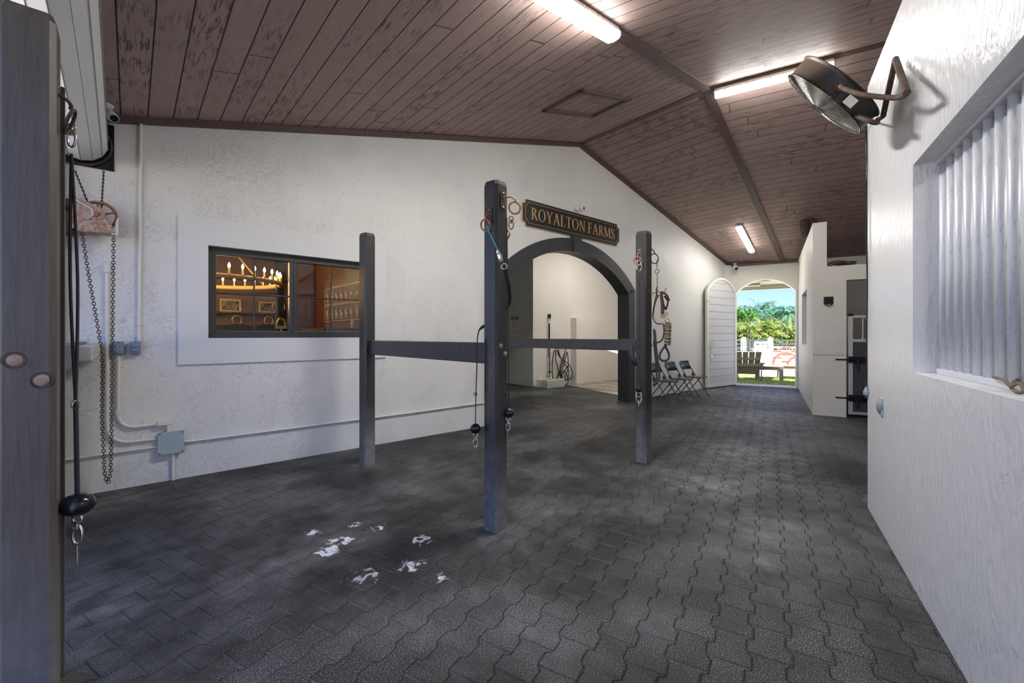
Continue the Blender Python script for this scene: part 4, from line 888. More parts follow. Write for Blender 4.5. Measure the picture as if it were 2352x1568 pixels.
# ================================================================== CHAIN HOIST
hx, hy = -2.40, -.16
t = thing('chain_hoist', 'rusting pressed-steel chain hoist wheel bracket on the wall left of the conduit', 'hoist', FA, (hx, -.1, 2.27))
def H(px, py, y=-.15): q = ga(px, py, y); return (q.x, q.z)
def HZ(x, y): return (140+x/8.713, 380+y/8.713)
side = [HZ(160, 590), HZ(250, 605), HZ(820, 880), HZ(890, 940), HZ(880, 1090), HZ(830, 1130), HZ(290, 1250), HZ(160, 1300)]
for yy, mt_ in ((-.20, m_rustp), (-.10, m_rustp)):
    b = MB(); b.prism([H(x, y, -.17) for x, y in side], yy, yy+.006); b.build('side_plate', mt_, t)
rb = [HZ(290, 690), HZ(330, 720), HZ(620, 880), HZ(640, 930), HZ(640, 1020), HZ(590, 1060), HZ(470, 1075), HZ(560, 1100), HZ(700, 1060), HZ(720, 960), HZ(690, 870)]
b = MB(); b.ring([(H(x, y, -.17)[0], -.205, H(x, y, -.17)[1]) for x, y in rb[:8]], .009, 8); b.build('pressed_rib', M('pale_plated_steel', .4, (.55, .53, .48), metal=.3).m, t)
wc = H(*HZ(790, 990), -.17); wr = .112
b = MB(); b.torus((wc[0]-.01, -.155, wc[1]), wr, .011, 36, 8, 'y'); b.torus((wc[0]-.01, -.135, wc[1]), wr, .011, 36, 8, 'y')
for k in range(5): a = k*2*math.pi/5+.4; b.tube((wc[0]-.01, -.145, wc[1]), (wc[0]-.01+wr*math.cos(a), -.145, wc[1]+wr*math.sin(a)), .008)
b.build('chain_wheel', m_rust, t)
hb = H(*HZ(710, 985), -.2); b = MB(); b.lathe([(.018, .0), (.018, -.012), (.010, -.016), (1e-4, -.016)], (hb[0], -.2, hb[1]), 18, axis='y'); b.build('hub_nut', m_rust, t)
lo = [HZ(285, 1260), HZ(500, 1195), HZ(830, 1110), HZ(900, 1040), HZ(1045, 1225), HZ(990, 1250), HZ(1085, 1270), HZ(1085, 1375), HZ(990, 1365), HZ(400, 1320), HZ(285, 1300)]
b = MB(); b.prism([H(x, y, -.2) for x, y in lo], -.225, -.08); b.build('chain_guard', m_rustp, t)
gu = [HZ(1090, 1160), HZ(1130, 1070), HZ(1158, 1070), HZ(1150, 1400), HZ(1010, 1390), HZ(1010, 1370), HZ(1090, 1370)]
b = MB(); b.prism([H(x, y, -.2) for x, y in gu], -.23, -.17); b.build('chain_guide', m_alu, t)
b = MB(); b.box((-2.72, -.19, 2.47), (-2.55, 0, 2.53)); b.box((-2.72, -.19, 2.25), (-2.55, 0, 2.31)); b.box((-2.72, -.20, 2.22), (-2.66, 0, 2.60)); b.build('mounting_arm', m_gloss, t)
def chain(b, pts, pitch, r, wl, seg=5, ns=10):
    pts = [Vector(p) for p in pts]; L_ = [0]
    for i in range(1, len(pts)): L_.append(L_[-1]+(pts[i]-pts[i-1]).length)
    n = int(L_[-1]/pitch)
    for k in range(n):
        s_ = (k+.5)*pitch; i = max(j for j in range(len(pts)-1) if L_[j] <= s_); f_ = (s_-L_[i])/(L_[i+1]-L_[i]); c = pts[i].lerp(pts[i+1], f_); d = (pts[i+1]-pts[i]).normalized()
        u = d.cross(Vector((0, 1, 0))).normalized() if k % 2 == 0 else Vector((0, 1, 0))
        if k % 2 == 0: u = (u+Vector((0, .25, 0))).normalized()
        b.ring([c+d*(math.cos(a)*pitch*.68)+u*(math.sin(a)*wl) for a in [2*math.pi*j/ns for j in range(ns)]], r, seg, closed=True)
def HA_(px, py, y=-.17): q = ga(px, py, y); return Vector((q.x, y, q.z))
b = MB(); path = [HA_(188, 534), HA_(205, 640), HA_(228, 770), HA_(236, 840), HA_(234, 960), HA_(238, 1040), HA_(240, 1085), HA_(245, 1107), HA_(249, 1108), HA_(254, 1085), HA_(256, 1000), HA_(258, 800), HA_(261, 540)]
chain(b, path, .0245, .0033, .0115); tag(b.build('hand_chain', m_rustd, frame=FA, at=(-2.4, -.17, .12)), 'long rusty loop of hand chain hanging from the hoist wheel', 'chain')
b = MB(); chain(b, [HA_(172, 392, -.13), HA_(203, 468, -.13)], .016, .004, .006, 4, 6); chain(b, [HA_(238, 393, -.13), HA_(233, 478, -.13)], .016, .004, .006, 4, 6); tag(b.build('roller_chain', m_gloss, frame=FA, at=(-2.45, -.13, 2.6)), 'short black roller chain running from the coiled door to the hoist', 'chain')
# ================================================================== CONDUITS AND BOXES ON THE WALL
def conduit(label, pts, r, straps=(), nm='conduit', mat=m_cream, extra=None):
    t = thing(nm, label, 'conduit', FA, pts[0]); b = MB(); b.ring(pts, r, 12); b.build('pipe', mat, t)
    if straps:
        b = MB()
        for (x, y, z, ax) in straps:
            if ax == 'v': b.ring([(x-.035, -.004, z), (x-.018, -.006, z), (x-r-.002, -.02, z), (x, y-r-.004, z), (x+r+.002, -.02, z), (x+.018, -.006, z), (x+.035, -.004, z)], .004, 6)
            else: b.ring([(x, -.004, z-.035), (x, -.006, z-.018), (x, -.02, z-r-.002), (x, y-r-.004, z), (x, -.02, z+r+.002), (x, -.006, z+.018), (x, -.004, z+.035)], .004, 6)
        b.build('pipe_strap', m_cream, t)
    return t
Y = -.022
conduit('white conduit dropping from the ceiling to the right grey switch box', [(-2.105, Y, 3.40), (-2.118, Y, 1.345)], .014, [(-2.108, Y, 3.13, 'v'), (-2.117, Y, 1.49, 'v')])
def bend(c, a0, a1, r, n=8): return [(c[0]+r*math.cos(R(a0+(a1-a0)*k/n)), Y, c[1]+r*math.sin(R(a0+(a1-a0)*k/n))) for k in range(n+1)]
t = conduit('white conduit running down beside the chain and bending right to the junction box', [(-2.335, Y, 2.02)]+bend((-2.175, .58), 180, 270, .16)+[(-1.98, Y, .42)], .015, [(-2.335, Y, 1.70, 'v'), (-2.335, Y, .84, 'v'), (-2.10, Y, .42, 'h')])
b = MB(); b.cbox((-2.335, -.025, 2.0), (.042, .045, .09)); b.build('elbow_fitting', m_cream, t, bevel=.006)
t = conduit('white conduit from the left grey socket curving right above the junction box', [(-2.262, Y, 1.22)]+bend((-2.14, .675), 180, 270, .122)+[(-1.95, Y, .56)], .015, [(-2.262, Y, 1.11, 'v'), (-2.08, Y, .553, 'h')])
b = MB(); b.cbox((-1.93, -.03, .563), (.115, .05, .045)); b.cbox((-1.90, -.03, .51), (.035, .04, .09)); b.cbox((-2.262, -.022, .70), (.036, .036, .05)); b.build('elbow_fitting', m_cream, t, bevel=.006)
conduit('long white low conduit running right from the junction box along the wall', [(-1.79, Y, .362), (-1.7, Y, .355), (.6, Y, .355), (1.9, Y, .365)], .011, [(-.7, Y, .355, 'h'), (.35, Y, .355, 'h')])
conduit('low white conduit entering the junction box from the left corner', [(-2.65, Y, .335), (-1.98, Y, .345)], .011, [(-2.29, Y, .34, 'h')])
conduit('short white conduit from the junction box down to the floor', [(-1.868, Y, .28), (-1.868, Y, .10), (-1.868, Y, .004)], .016)
t = thing('junction_box', 'pale grey square junction box low on the office wall', 'junction box', FA, (-1.885, 0, .27)); b = MB(); b.box((-1.98, -.055, .27), (-1.79, 0, .475)); b.build('body', m_boxpale, t, bevel=.006); b = MB(); b.box((-1.985, -.066, .266), (-1.785, -.055, .479)); b.build('lid', m_boxpale, t, bevel=.005)
b = MB()
for x in (-1.97, -1.80):
    for z in (.28, .465): b.lathe([(.006, 0), (.006, -.003), (1e-4, -.004)], (x, -.066, z), 8, axis='y')
b.build('screw', m_gloss, t)
def wbox(x, label, var):
    t = thing('socket_box', label, 'socket', FA, (x, 0, 1.225)); b = MB(); b.box((x-.038, -.055, 1.225), (x+.038, 0, 1.342)); b.build('body', m_boxgrey, t, bevel=.005)
    b = MB(); b.box((x-.036, -.064, 1.228), (x+.036, -.055, 1.339)); b.build('plate', m_boxgrey, t, bevel=.004)
    b = MB()
    if var: b.box((x-.022, -.078, 1.248), (x+.022, -.064, 1.285)); b.box((x-.022, -.078, 1.290), (x+.022, -.064, 1.318))
    else: b.prism([(x-.026, 1.24), (x+.012, 1.24), (x+.004, 1.283), (x+.012, 1.325), (x-.026, 1.325), (x-.015, 1.283)], -.076, -.064)
    b.build('cover', m_boxgrey, t, bevel=.004); b = MB(); b.lathe([(.004, 0), (.004, -.003)], (x, -.064, 1.331), 8, axis='y'); b.build('screw', m_gloss, t)
wbox(-2.259, 'grey socket box with waisted cover behind the hanging chain', 0); wbox(-2.142, 'grey double switch box at the foot of the ceiling conduit', 1)
# ================================================================== SECURITY CAMERAS
def bullet(base_, tip, body, label, fr=FW, L_=.13, r=.036):
    t = thing('security_camera', label, 'security camera', FW, base_); base_, tip = Vector(base_), Vector(tip); d = (Vector(body)-tip).normalized()
    b = MB(); b.ring([base_, base_-Vector((0, 0, .014))], .05, 20); b.build('mount', m_white, t); b = MB(); b.ring([base_, base_.lerp(tip, .6), tip], [.022, .016, .018], 10); b.build('arm', m_white, t)
    b = MB(); e = tip+d*L_; b.ring([tip-d*.03, tip-d*.02, e-d*.01, e], [r*.7, r, r, r*.9], 18); bo = b.build('body', m_white, t); b = MB(); b.ring([e, e+d*.006], r*.72, 16); b.build('lens', m_gloss, t); b = MB(); b.torus((0, 0, 0), r*.8, .004, 20, 6, 'z', mat=Matrix.Translation(e) @ d.to_track_quat('Z', 'Y').to_matrix().to_4x4()); b.build('bezel', m_boxpale, t)
bullet(g(243, 240, 3.55), g(250, 260, 3.50), g(280, 290, 3.36), 'white bullet camera under the ceiling in the left corner above the rolling door')
q = FA.w(4.085, -.06, 3.745); t = thing('security_camera', 'small white dome camera on the wall above the name sign', 'security camera', FA, (4.085, 0, 3.745))
b = MB(); b.lathe([(.055, 0), (.055, -.03), (.05, -.075)], (4.06, 0, 3.745), 20, axis='y'); b.build('mount', m_white, t); b = MB(); b.ball((4.10, -.10, 3.74), .042); b.build('body', m_white, t); b = MB(); b.lathe([(.022, 0), (.022, -.006)], (4.12, -.138, 3.735), 14, axis='y'); b.build('lens', m_gloss, t)
q = FB.loc(g(1688, 612, 11.9)); bullet(FB.w(8.98, 1.50, zB(8.98)-.02), FB.w(8.95, 1.49, zB(8.98)-.12), FB.w(8.6, 1.36, zB(8.98)-.35), 'white bullet camera hanging in the far corner above the arched door', r=.055, L_=.12)
# insect lantern on the ceiling
q = FB.w(6.95, -.05, zB(6.95)); t = thing('insect_lantern', 'dark slatted insect lantern hanging from the far ceiling slope', 'lantern', FW, q)
zc = g(1860, 483, q.y).z; zl = g(1860, 540, q.y).z; b = MB(); b.ring([q+Vector((0, 0, .03)), Vector((q.x, q.y, zc))], .006, 6); b.build('hanger', m_gloss, t)
b = MB(); b.lathe([(.03, 0), (.17, -.03), (.20, -.10), (.19, -.12)], (q.x, q.y, zc), 8, smooth=False); b.build('hood', m_rustd, t); b = MB(); b.lathe([(.13, 0), (.13, -.03)], (q.x, q.y, zl), 8, smooth=False); b.build('base', m_rustd, t)
b = MB()
for k in range(12): z = zc-.13-(zc-zl-.15)*k/12; b.torus((q.x, q.y, z), .17-.045*k/12, .007, 8, 5, 'z')
for k in range(8): a = 2*math.pi*k/8; b.tube((q.x+.17*math.cos(a), q.y+.17*math.sin(a), zc-.11), (q.x+.125*math.cos(a), q.y+.125*math.sin(a), zl), .006, 5)
b.build('cage', m_rustd, t); b = MB(); b.tube((q.x, q.y, zc-.11), (q.x, q.y, zl), .03); b.build('tube', m_shadowwood, t)
# ================================================================== ARCHED DOOR LEAF (folded back against the wall)
hg = FB.w(fx-.05, 1.50, 0); tq = ga(1632, 889, -.13); tp = FA.w(tq.x, -.13, 0)
dv = (tp-hg); lw = 1.40; dv = dv.normalized(); FD = Frame((hg.x, hg.y), math.degrees(math.atan2(dv.y, dv.x)))
dleaf = thing('door_1', 'pale grey arched plank door leaf standing open against the wall', 'door', FD, (0, 0, 0)); dleaf['kind'] = 'structure'
arL = cirarc(lw/2, .86, 2.93-.86, lw/2-.001)
def sg(b, w0, w1, z0, z1, y0, y1): b.box((w0, y0, z0), (w1, y1, z1))
b = MB(); b.prism([(.0, .03)]+arL+[(lw, .03)], -.02, .02); b.build('panel', m_door, dleaf)
b = MB(); inn = cirarc(lw/2, .80, 2.93-.86, lw/2-.06)
for i in range(len(arL)-1):
    if i < len(inn)-1: b.prism([arL[i], arL[i+1], inn[i+1], inn[i]], -.034, .034)
b.box((0, -.034, .03), (.06, .034, arL[0][1])); b.box((lw-.06, -.034, .03), (lw, .034, arL[-1][1])); b.box((.06, -.034, .03), (lw-.06, .034, .11)); b.build('frame', m_doorframe, dleaf)
b = MB()
for k in range(14):
    z = .30+k*.19; half = lw/2-.06
    if z > 2.45: half = math.sqrt(max(0, .80**2-(z-2.07)**2))
    b.box((lw/2-half, .018, z), (lw/2+half, .0225, z+.010)); b.box((lw/2-half, -.0225, z), (lw/2+half, -.018, z+.010))
b.build('plank_groove', M('groove_shadow_grey', .7, (.30, .30, .31)).m, dleaf)
for sgn in (1, -1):
    b = MB(); b.torus((lw-.16, sgn*.040, 1.10), .075, .006, 24, 6, 'y', sz=1.5); b.build('ring_handle', m_steel, dleaf); b = MB(); b.box((lw-.20, sgn*.034, .82), (lw-.16, sgn*.05, .87)); b.box((lw-.17, sgn*.05, .84), (lw-.07, sgn*.06, .855)); b.build('latch', m_steel, dleaf)
b = MB()
for z in (.4, 1.4, 2.3): b.tube((-.004, 0, z), (-.004, 0, z+.12), .012)
b.build('hinge', m_steel, dleaf)
b = MB(); b.prism([(lw-.02, 2.25), (lw+.04, 2.25), (lw+.04, 2.28), (lw-.02, 2.28)], .03, .06); b.build('catch', m_steel, dleaf)
# ================================================================== FOLDING CHAIRS
m_chair = M('dark_blue_grey_steel', .3, (.06, .075, .10), metal=.2).m; m_cf = M('bronze_grey_tube', .3, (.09, .085, .075), metal=.5).m
def make_chair(x, y, label):
    t = thing('folding_chair', label, 'chair', FA, (x, y, 0), 'folding chairs along the wall'); w2 = .215   # front towards -y
    b = MB(); back = []
    for s_ in (-1, 1):
        pass
    pts = [(x-w2, y-.36, .012), (x-w2, y-.02, .50), (x-w2, y+.10, .70)]+[(x-w2+.05*(1-math.cos(a)), y+.115, .74+.05*math.sin(a)) for a in (R(30), R(60), R(90))]+[(x+w2-.05*(1-math.cos(a)), y+.115, .74+.05*math.sin(a)) for a in (R(90), R(60), R(30))]+[(x+w2, y+.10, .70), (x+w2, y-.02, .50), (x+w2, y-.36, .012)]
    b.ring(pts, .0115, 8); b.build('back_frame', m_cf, t)
    for s_ in (-1, 1):
        b = MB(); b.ring([(x+s_*(w2-.025), y+.15, .012), (x+s_*(w2-.025), y-.20, .43)], .0105, 8); l = b.build('rear_leg', m_cf, t)
        b = MB(); b.ring([(x+s_*(w2-.025), y+.158, .0), (x+s_*(w2-.025), y+.146, .02)], .014, 8); b.build('foot_cap', m_black, l)
        b = MB(); b.ring([(x+s_*w2, y-.368, .0), (x+s_*w2, y-.354, .022)], .015, 8); b.build('foot_cap', m_black, t)
        b = MB(); b.prism([(y-.03, .44), (y+.02, .44), (y+.03, .50), (y, .54), (y-.02, .50)], x+s_*(w2-.012)-.003, x+s_*(w2-.012)+.003, 'x'); b.build('hinge_plate', m_cf, t)
    b = MB(); b.tube((x-w2+.025, y+.09, .085), (x+w2-.025, y+.09, .085), .007, 8); b.tube((x-w2, y-.28, .12), (x+w2, y-.28, .12), .007, 8); b.build('cross_bar', m_cf, t)
    b = MB(); vs = []; n = 8
    for i in range(n+1):
        a = -1+2*i/n; dy = .035*(1-a*a)
        for z, o_ in ((.60, .0), (.775, .065)):
            vs += [(x+a*(w2-.004), y+.045+o_+dy, z), (x+a*(w2-.004), y+.055+o_+dy, z)]
    fs = []
    for i in range(n):
        q = 4*i; fs += [(q, q+4, q+6, q+2), (q+1, q+3, q+7, q+5), (q, q+1, q+5, q+4), (q+2, q+6, q+7, q+3)]
    fs += [(0, 2, 3, 1), (4*n, 4*n+1, 4*n+3, 4*n+2)]; b.add(vs, fs, True); b.build('backrest', m_chair, t)
    b = MB(); s2 = w2-.02
    P_ = [(x-s2+.03, y-.36), (x+s2-.03, y-.36), (x+s2, y-.32), (x+s2-.012, y-.0), (x+s2-.05, y+.03), (x-s2+.05, y+.03), (x-s2+.012, y-.0), (x-s2, y-.32)]
    b.prism(P_, .425, .45, 'z'); b.build('seat', m_chair, t, bevel=.008); return t
ch = make_chair(7.60, -.385, 'grey steel folding chair nearest the arched door')
for i, (x, lab) in enumerate(((6.95, 'grey steel folding chair in the middle of the row by the wall'), (6.30, 'grey steel folding chair closest to the right post, partly behind the tack'))):
    c = copy_tree(ch); c.location = FA.w(x, -.385, 0); c['label'] = lab
# ================================================================== TACK HANGING FROM THE RIGHT POST
D_ = 4.72; hk = g(1510, 668, D_)
t = thing('tack_hook', 'thin iron rod with a four-pronged tack hook hanging beside the right post', 'hook', FW, hk)
b = MB(); b.tube(g(1509, 596, D_), g(1509, 616, D_), .0045); b.torus(g(1509, 623, D_), .022, .004, 18, 6); b.tube(g(1509, 628, D_), hk, .0035); b.build('rod', m_rustd, t)
b = MB()
for a in (0, 1.4, 2.9, 4.3):
    dx_, dy_ = math.cos(a), math.sin(a); b.ring(sm([hk, hk+Vector((.03*dx_, .03*dy_, -.02)), hk+Vector((.07*dx_, .07*dy_, -.025)), hk+Vector((.095*dx_, .095*dy_, .035))], 5), .004, 6)
b.build('prong', m_rustd, t)
def lring(b, pts, r, flat=.35, closed=False, up=(0, 1, 0), n=7): b.ring(sm(pts, n, closed), r, 8, closed=closed, flat=flat, up=up)
G = lambda x, y, d=0: g(1480+x/4.6125, 560+y/4.6125, D_+d)
t = thing('leather_halter', 'brown leather halter with brass ring hanging from the tack hook', 'halter', FW, G(200, 560))
b = MB(); lring(b, [G(170, 520), G(200, 515, .03), G(250, 560, .05), G(245, 640, .05), G(225, 690, .04), G(205, 640, .0), G(190, 560, -.02), G(175, 540)], .014); lring(b, [G(178, 530, -.02), G(190, 640, -.02), G(192, 760, -.02)], .018); lring(b, [G(215, 550, .06), G(245, 590, .06), G(268, 590, .06)], .013); b.build('strap', m_leather, t)
b = MB(); b.torus(G(240, 810, -.02), .022, .005, 16, 6); b.torus(G(232, 740, -.02), .016, .005, 12, 6); b.cbox(G(198, 765, -.02), (.045, .012, .045)); b.build('buckle', m_brass, t)
t = thing('reins', 'pair of long brown leather reins looped below the tack hook', 'reins', FW, G(110, 700))
b = MB(); lring(b, [G(150, 540), G(120, 600), G(98, 690, .03), G(92, 780, .03), G(120, 835), G(160, 848), G(200, 842, -.01)], .009); lring(b, [G(205, 850), G(208, 940), G(190, 1010), G(150, 1042), G(95, 1035, .04)], .009); lring(b, [G(135, 520), G(110, 620, .03), G(96, 720, .04)], .008); b.build('strap', m_leather, t)
t = thing('lead_rope', 'coiled tan lead rope with a wrapped knot and loop under the leather halter', 'rope', FW, G(240, 940))
b = MB(); pts = []
for k in range(13*10+1):
    a = 2*math.pi*k/10; z = 850+215*k/130; wob = .026+.004*math.sin(k*.37); pts.append(G(252-8*k/130, z, -.01)+Vector((wob*math.cos(a), wob*math.sin(a), 0)))
b.ring(pts, .0105, 7); b.build('coil', m_cotton, t)
b = MB(); lring(b, [G(236, 1060), G(190, 1120), G(160, 1185), G(175, 1225), G(215, 1238), G(255, 1215), G(258, 1160), G(230, 1100), G(222, 1065)], .012, 1); b.build('loop', m_rope, t)
b = MB(); lring(b, [G(225, 845), G(262, 835, -.02), G(275, 855, -.02), G(240, 870, -.02), G(220, 850)], .012, 1); b.build('knot', m_cotton, t)
t = thing('lunge_line', 'long doubled black lunge strap hanging low beside the right post', 'line', FW, G(120, 1200))
b = MB(); lring(b, [G(98, 905, .03), G(112, 930), G(120, 1050), G(142, 1250), G(158, 1370), G(150, 1430), G(120, 1480), G(95, 1500, .03)], .011, .6); lring(b, [G(100, 1040, .04), G(118, 1200, .04), G(130, 1350, .04), G(128, 1420, .04), G(95, 1470, .04)], .010, .6); lring(b, [G(98, 910, .05), G(104, 980, .05), G(106, 1045, .04)], .009, .5); b.build('strap', m_rope, t)
# ================================================================== STALL GATE, TIE PLATE, HAY NET
t = thing('stall_gate', 'aluminium framed stall gate with dark boards and two black bolts', 'gate', FB, (sx+.06, -1.15, .05)); gy0, gy1 = -.475, -1.85; gx0, gx1 = sx+.05, sx+.09
m_gb = wood_paint('blue_black_gate_boards', (.045, .048, .060), .4)
b = MB(); b.box((gx0-.01, gy0, .05), (gx1+.01, gy0-.065, 1.73)); b.box((gx0-.01, gy1, .05), (gx1+.01, gy1+.05, 1.73)); b.box((gx0, gy0-.05, .05), (gx1, gy1, .10)); b.box((gx0, gy0-.05, 1.28), (gx1, gy1, 1.33)); b.box((gx0, gy0-.05, 1.69), (gx1, gy1, 1.73)); b.build('frame', m_alu, t, bevel=.004)
b = MB(); b.box((gx0-.02, gy0+.01, 1.72), (gx1+.02, gy0-.075, 1.76)); b.build('post_cap', m_gloss, t, bevel=.01)
b = MB()
for k in range(7): z = .105+k*.168; b.box((gx0+.006, gy0-.07, z), (gx1-.006, gy1+.05, z+.162))
b.build('board', m_gb, t, bevel=.004)
b = MB()
for k in range(5): y = gy0-.20-k*.20; b.tube((gx0+.02, y, 1.33), (gx0+.02, y, 1.69), .011, 10)
b.build('bar', m_alu, t)
for z in (.98, .33):
    b = MB(); b.box((gx0-.04, gy0+.10, z-.05), (gx0-.012, gy0+.02, z+.05)); b.box((gx0-.035, gy0-.0, z-.055), (gx0-.012, gy0-.42, z+.055)); b.build('bolt_plate', m_gloss, t, bevel=.004)
    b = MB(); b.tube((gx0-.05, gy0+.18, z), (gx0-.05, gy0-.35, z), .013, 10); b.tube((gx0-.05, gy0-.12, z), (gx0-.06, gy0-.12, z-.17), .014, 8); b.build('bolt_bar', m_gloss, t)
q = ga(1903, 690, 0, FB); t = thing('tie_plate', 'black square tie plate with ring on the stall pier', 'tie plate', FB, (sx, -.20, 1.99)); yy = -.198
b = MB(); b.box((sx-.012, yy+.068, 1.93), (sx, yy-.068, 2.06)); b.build('plate', m_gloss, t, bevel=.003)
b = MB(); b.torus((sx-.03, yy, 1.955), .052, .008, 24, 8, 'x'); b.build('ring', m_gloss, t); b = MB(); b.tube((sx-.045, yy, 2.01), (sx, yy, 2.01), .014); b.build('eye', m_gloss, t)
# window-less pier top: bundle of netting on the low wall
b = MB(); pr = []
b.ball((sx+.10, -.34, 2.635), .10, 1.0, 1.4, .52, mat=None); b.ball((sx+.12, -.50, 2.625), .08, 1, 1.2, .5); nb = b.build('hay_net', m_leather, frame=FB, at=(sx+.1, -.4, 2.585)); tag(nb, 'brown netted bundle lying on top of the stall front wall', 'net')
b = MB()
for k in range(9):
    a = k*.7; b.ring(sm([(sx+.10+.10*math.cos(a+j*1.3), -.40+.20*math.sin(a+j*1.1), 2.60+.05*math.sin(j*1.7+k)+.02) for j in range(5)], 5), .005, 5)
q_ = b.build('cord', m_cotton, nb)
# black feed bucket / tub edge seen behind the gate bars
t = thing('feed_tub', 'black rubber tub just visible behind the stall gate bars', 'tub', FB, (5.6, -1.12, 1.1)); b = MB(); b.lathe([(.20, 0), (.26, .30), (.27, .42), (.25, .42), (.24, .30), (.18, .02)], (5.6, -1.10, 1.15), 24); b.build('tub', m_black, t); b = MB(); b.tube((5.6, -1.10, 0), (5.6, -1.10, 1.16), .05); b.lathe([(.22, 0), (.22, .03), (.06, .05)], (5.6, -1.10, 0), 16); b.build('stand', m_shadowwood, t)
# ================================================================== WASH STALL THINGS
t = thing('crosstie', 'black crosstie strap with small ball hanging on the wash stall wall', 'crosstie', FA, (6.28, 3.15, 1.9)); W_ = lambda px, py, y=3.16: Vector(ga(px, py, y))
b = MB(); q = W_(1261, 727); b.box((q.x-.05, 3.13, q.z-.05), (q.x+.05, 3.21, q.z+.07)); b.build('wall_block', m_gloss, t); b = MB(); b.torus(W_(1261.5, 733, 3.11), .035, .008, 16, 6); b.build('ring', m_steel, t)
b = MB(); b.ring([W_(1262, 742, 3.1), W_(1262.5, 795, 3.1), W_(1262.5, 853, 3.1)], .014, 6); b.ring([W_(1260.5, 742, 3.12), W_(1260, 820, 3.12)], .010, 6); b.build('strap', m_black, t); b = MB(); b.ball(W_(1262.5, 854, 3.1), .036); b.build('ball', m_gloss, t)
b = MB(); b.ring([W_(1262, 858, 3.1), W_(1261.5, 873, 3.1)], .016, 6); b.build('bottom_snap', m_cotton, t)
K = lambda x, y, yy=2.98: Vector(ga(1220+x/7.127, 700+y/7.127, yy))
t = thing('water_hose', 'tangled black water hose looped on the wash stall wall', 'hose', FA, K(550, 900)); b = MB(); rr_ = .013
for pts in ([(380, 740), (350, 900), (345, 1100), (360, 1210)], [(400, 740), (405, 900), (450, 1080), (490, 1230)], [(430, 740), (470, 860), (600, 960), (660, 1060), (670, 1150), (600, 1220), (520, 1225), (490, 1150), (540, 950), (580, 780)], [(440, 740), (500, 900), (610, 1060), (600, 1200), (530, 1220), (480, 1150), (480, 980), (550, 780)], [(590, 760), (605, 900), (600, 1050), (540, 1210), (510, 1150), (600, 1000)], [(810, 740), (800, 900), (760, 1080), (680, 1190), (600, 1215), (500, 1190), (480, 1080), (560, 1100), (600, 1180)], [(600, 1200), (605, 1270), (560, 1310), (520, 1325)], [(560, 740), (500, 1000), (420, 1200), (440, 1130), (480, 1060)]):
    b.ring(sm([K(x, y, 2.96-.02*i % .07) for i, (x, y) in enumerate(pts)], 6), rr_, 6)
b.ring(sm([K(400, 730), K(420, 640), K(500, 600), K(580, 650), K(570, 740)], 5), rr_, 6); b.build('coils', m_gloss, t); b = MB(); q = K(490, 610); b.box((q.x-.08, 2.9, q.z-.04), (q.x+.08, 3.05, q.z)); b.build('hook', m_steel, t)
q = Vector(ga(1265, 889, 2.75)); g0 = FA.loc(Vector(((1265-1176)/1003*(1.4/((888-769)/1003)), 1.4/((888-769)/1003), 0)))
t = thing('storage_crate', 'clear plastic crate with green and tan sponges on the wash stall floor', 'crate', FA, (g0.x, g0.y, .0)); hw, hd, hh = .34, .20, .20
b = MB(); 
for (a, c) in (((-hw, -hd), (hw, -hd+.008)), ((-hw, hd-.008), (hw, hd)), ((-hw, -hd), (-hw+.008, hd)), ((hw-.008, -hd), (hw, hd))): b.box((g0.x+a[0], g0.y+a[1], .01), (g0.x+c[0], g0.y+c[1], hh))
b.box((g0.x-hw, g0.y-hd, .002), (g0.x+hw, g0.y+hd, .01)); b.build('tub', m_clear, t); b = MB(); b.ring([(g0.x-hw, g0.y-hd, hh), (g0.x+hw, g0.y-hd, hh), (g0.x+hw, g0.y+hd, hh), (g0.x-hw, g0.y+hd, hh)], .012, 6, closed=True, smooth=False); b.build('rim', m_white, t)
m_spg = M('green_sponge', .9, (.16, .34, .05)); m_spg.set('Base Color', m_spg.mix(m_spg.ramp(m_spg.noise(20, 3), [(.4, 0), (.6, 1)]), (.06, .20, .04), (.45, .50, .08))); m_spg = m_spg.m; m_spt = M('tan_sponge', .9, (.48, .34, .22)).m
for i, (dx_, mt_, lab, sz_) in enumerate(((.12, m_spg, 'green sponge filling the right half of the clear crate', (.20, .15, .105)), (-.17, m_spt, 'tan sponge in the left half of the clear crate', (.14, .15, .09)))):
    b = MB(); b.ball((g0.x+dx_, g0.y, .115), 1, *sz_, 8, 14); o = b.build('sponge', mt_, frame=FA, at=(g0.x+dx_, g0.y, .02)); tag(o, lab, 'sponge')
# warning notice
t = thing('warning_notice', 'small white WARNING notice on the grey wash stall wall', 'notice', FA, (6.055, 4.0, 1.5))
XS_ = 6.055; wy = [FA.loc(g(1, 1, 1)).y]
def hx_(px, pyy, X=6.055):
    r = Vector(((px-1176)/1003, 1, (769-pyy)/1003)); c = Vector((0, 0, 1.4)); t_ = (X-(c-FA.o).dot(FA.x))/r.dot(FA.x); return FA.loc(c+r*t_)
a0, a1 = hx_(1174, 727), hx_(1190.5, 767); ya, yb = a0.y, a1.y; za, zb_ = 1.38, 1.93
b = MB(); b.box((XS_, ya, za), (XS_+.006, yb, zb_)); b.build('board', m_white, t)
tw = abs(ya-yb); mt = Matrix(((0, 1, 0, XS_), (-1, 0, 0, ya), (0, 0, 1, 0), (0, 0, 0, 1)))
b = MB(); b.box((.01, -.004, zb_-.09), (tw-.01, .0, zb_-.01), mat=mt); b.build('header_band', m_gloss, t)
wl = write('WARNING', .05, zb_-.078, .055, tw-.10, -.0065, -.0035); wl.v = [mt @ v for v in wl.v]; wl.build('header_lettering', m_white, t)
b = MB(); random.seed(3)
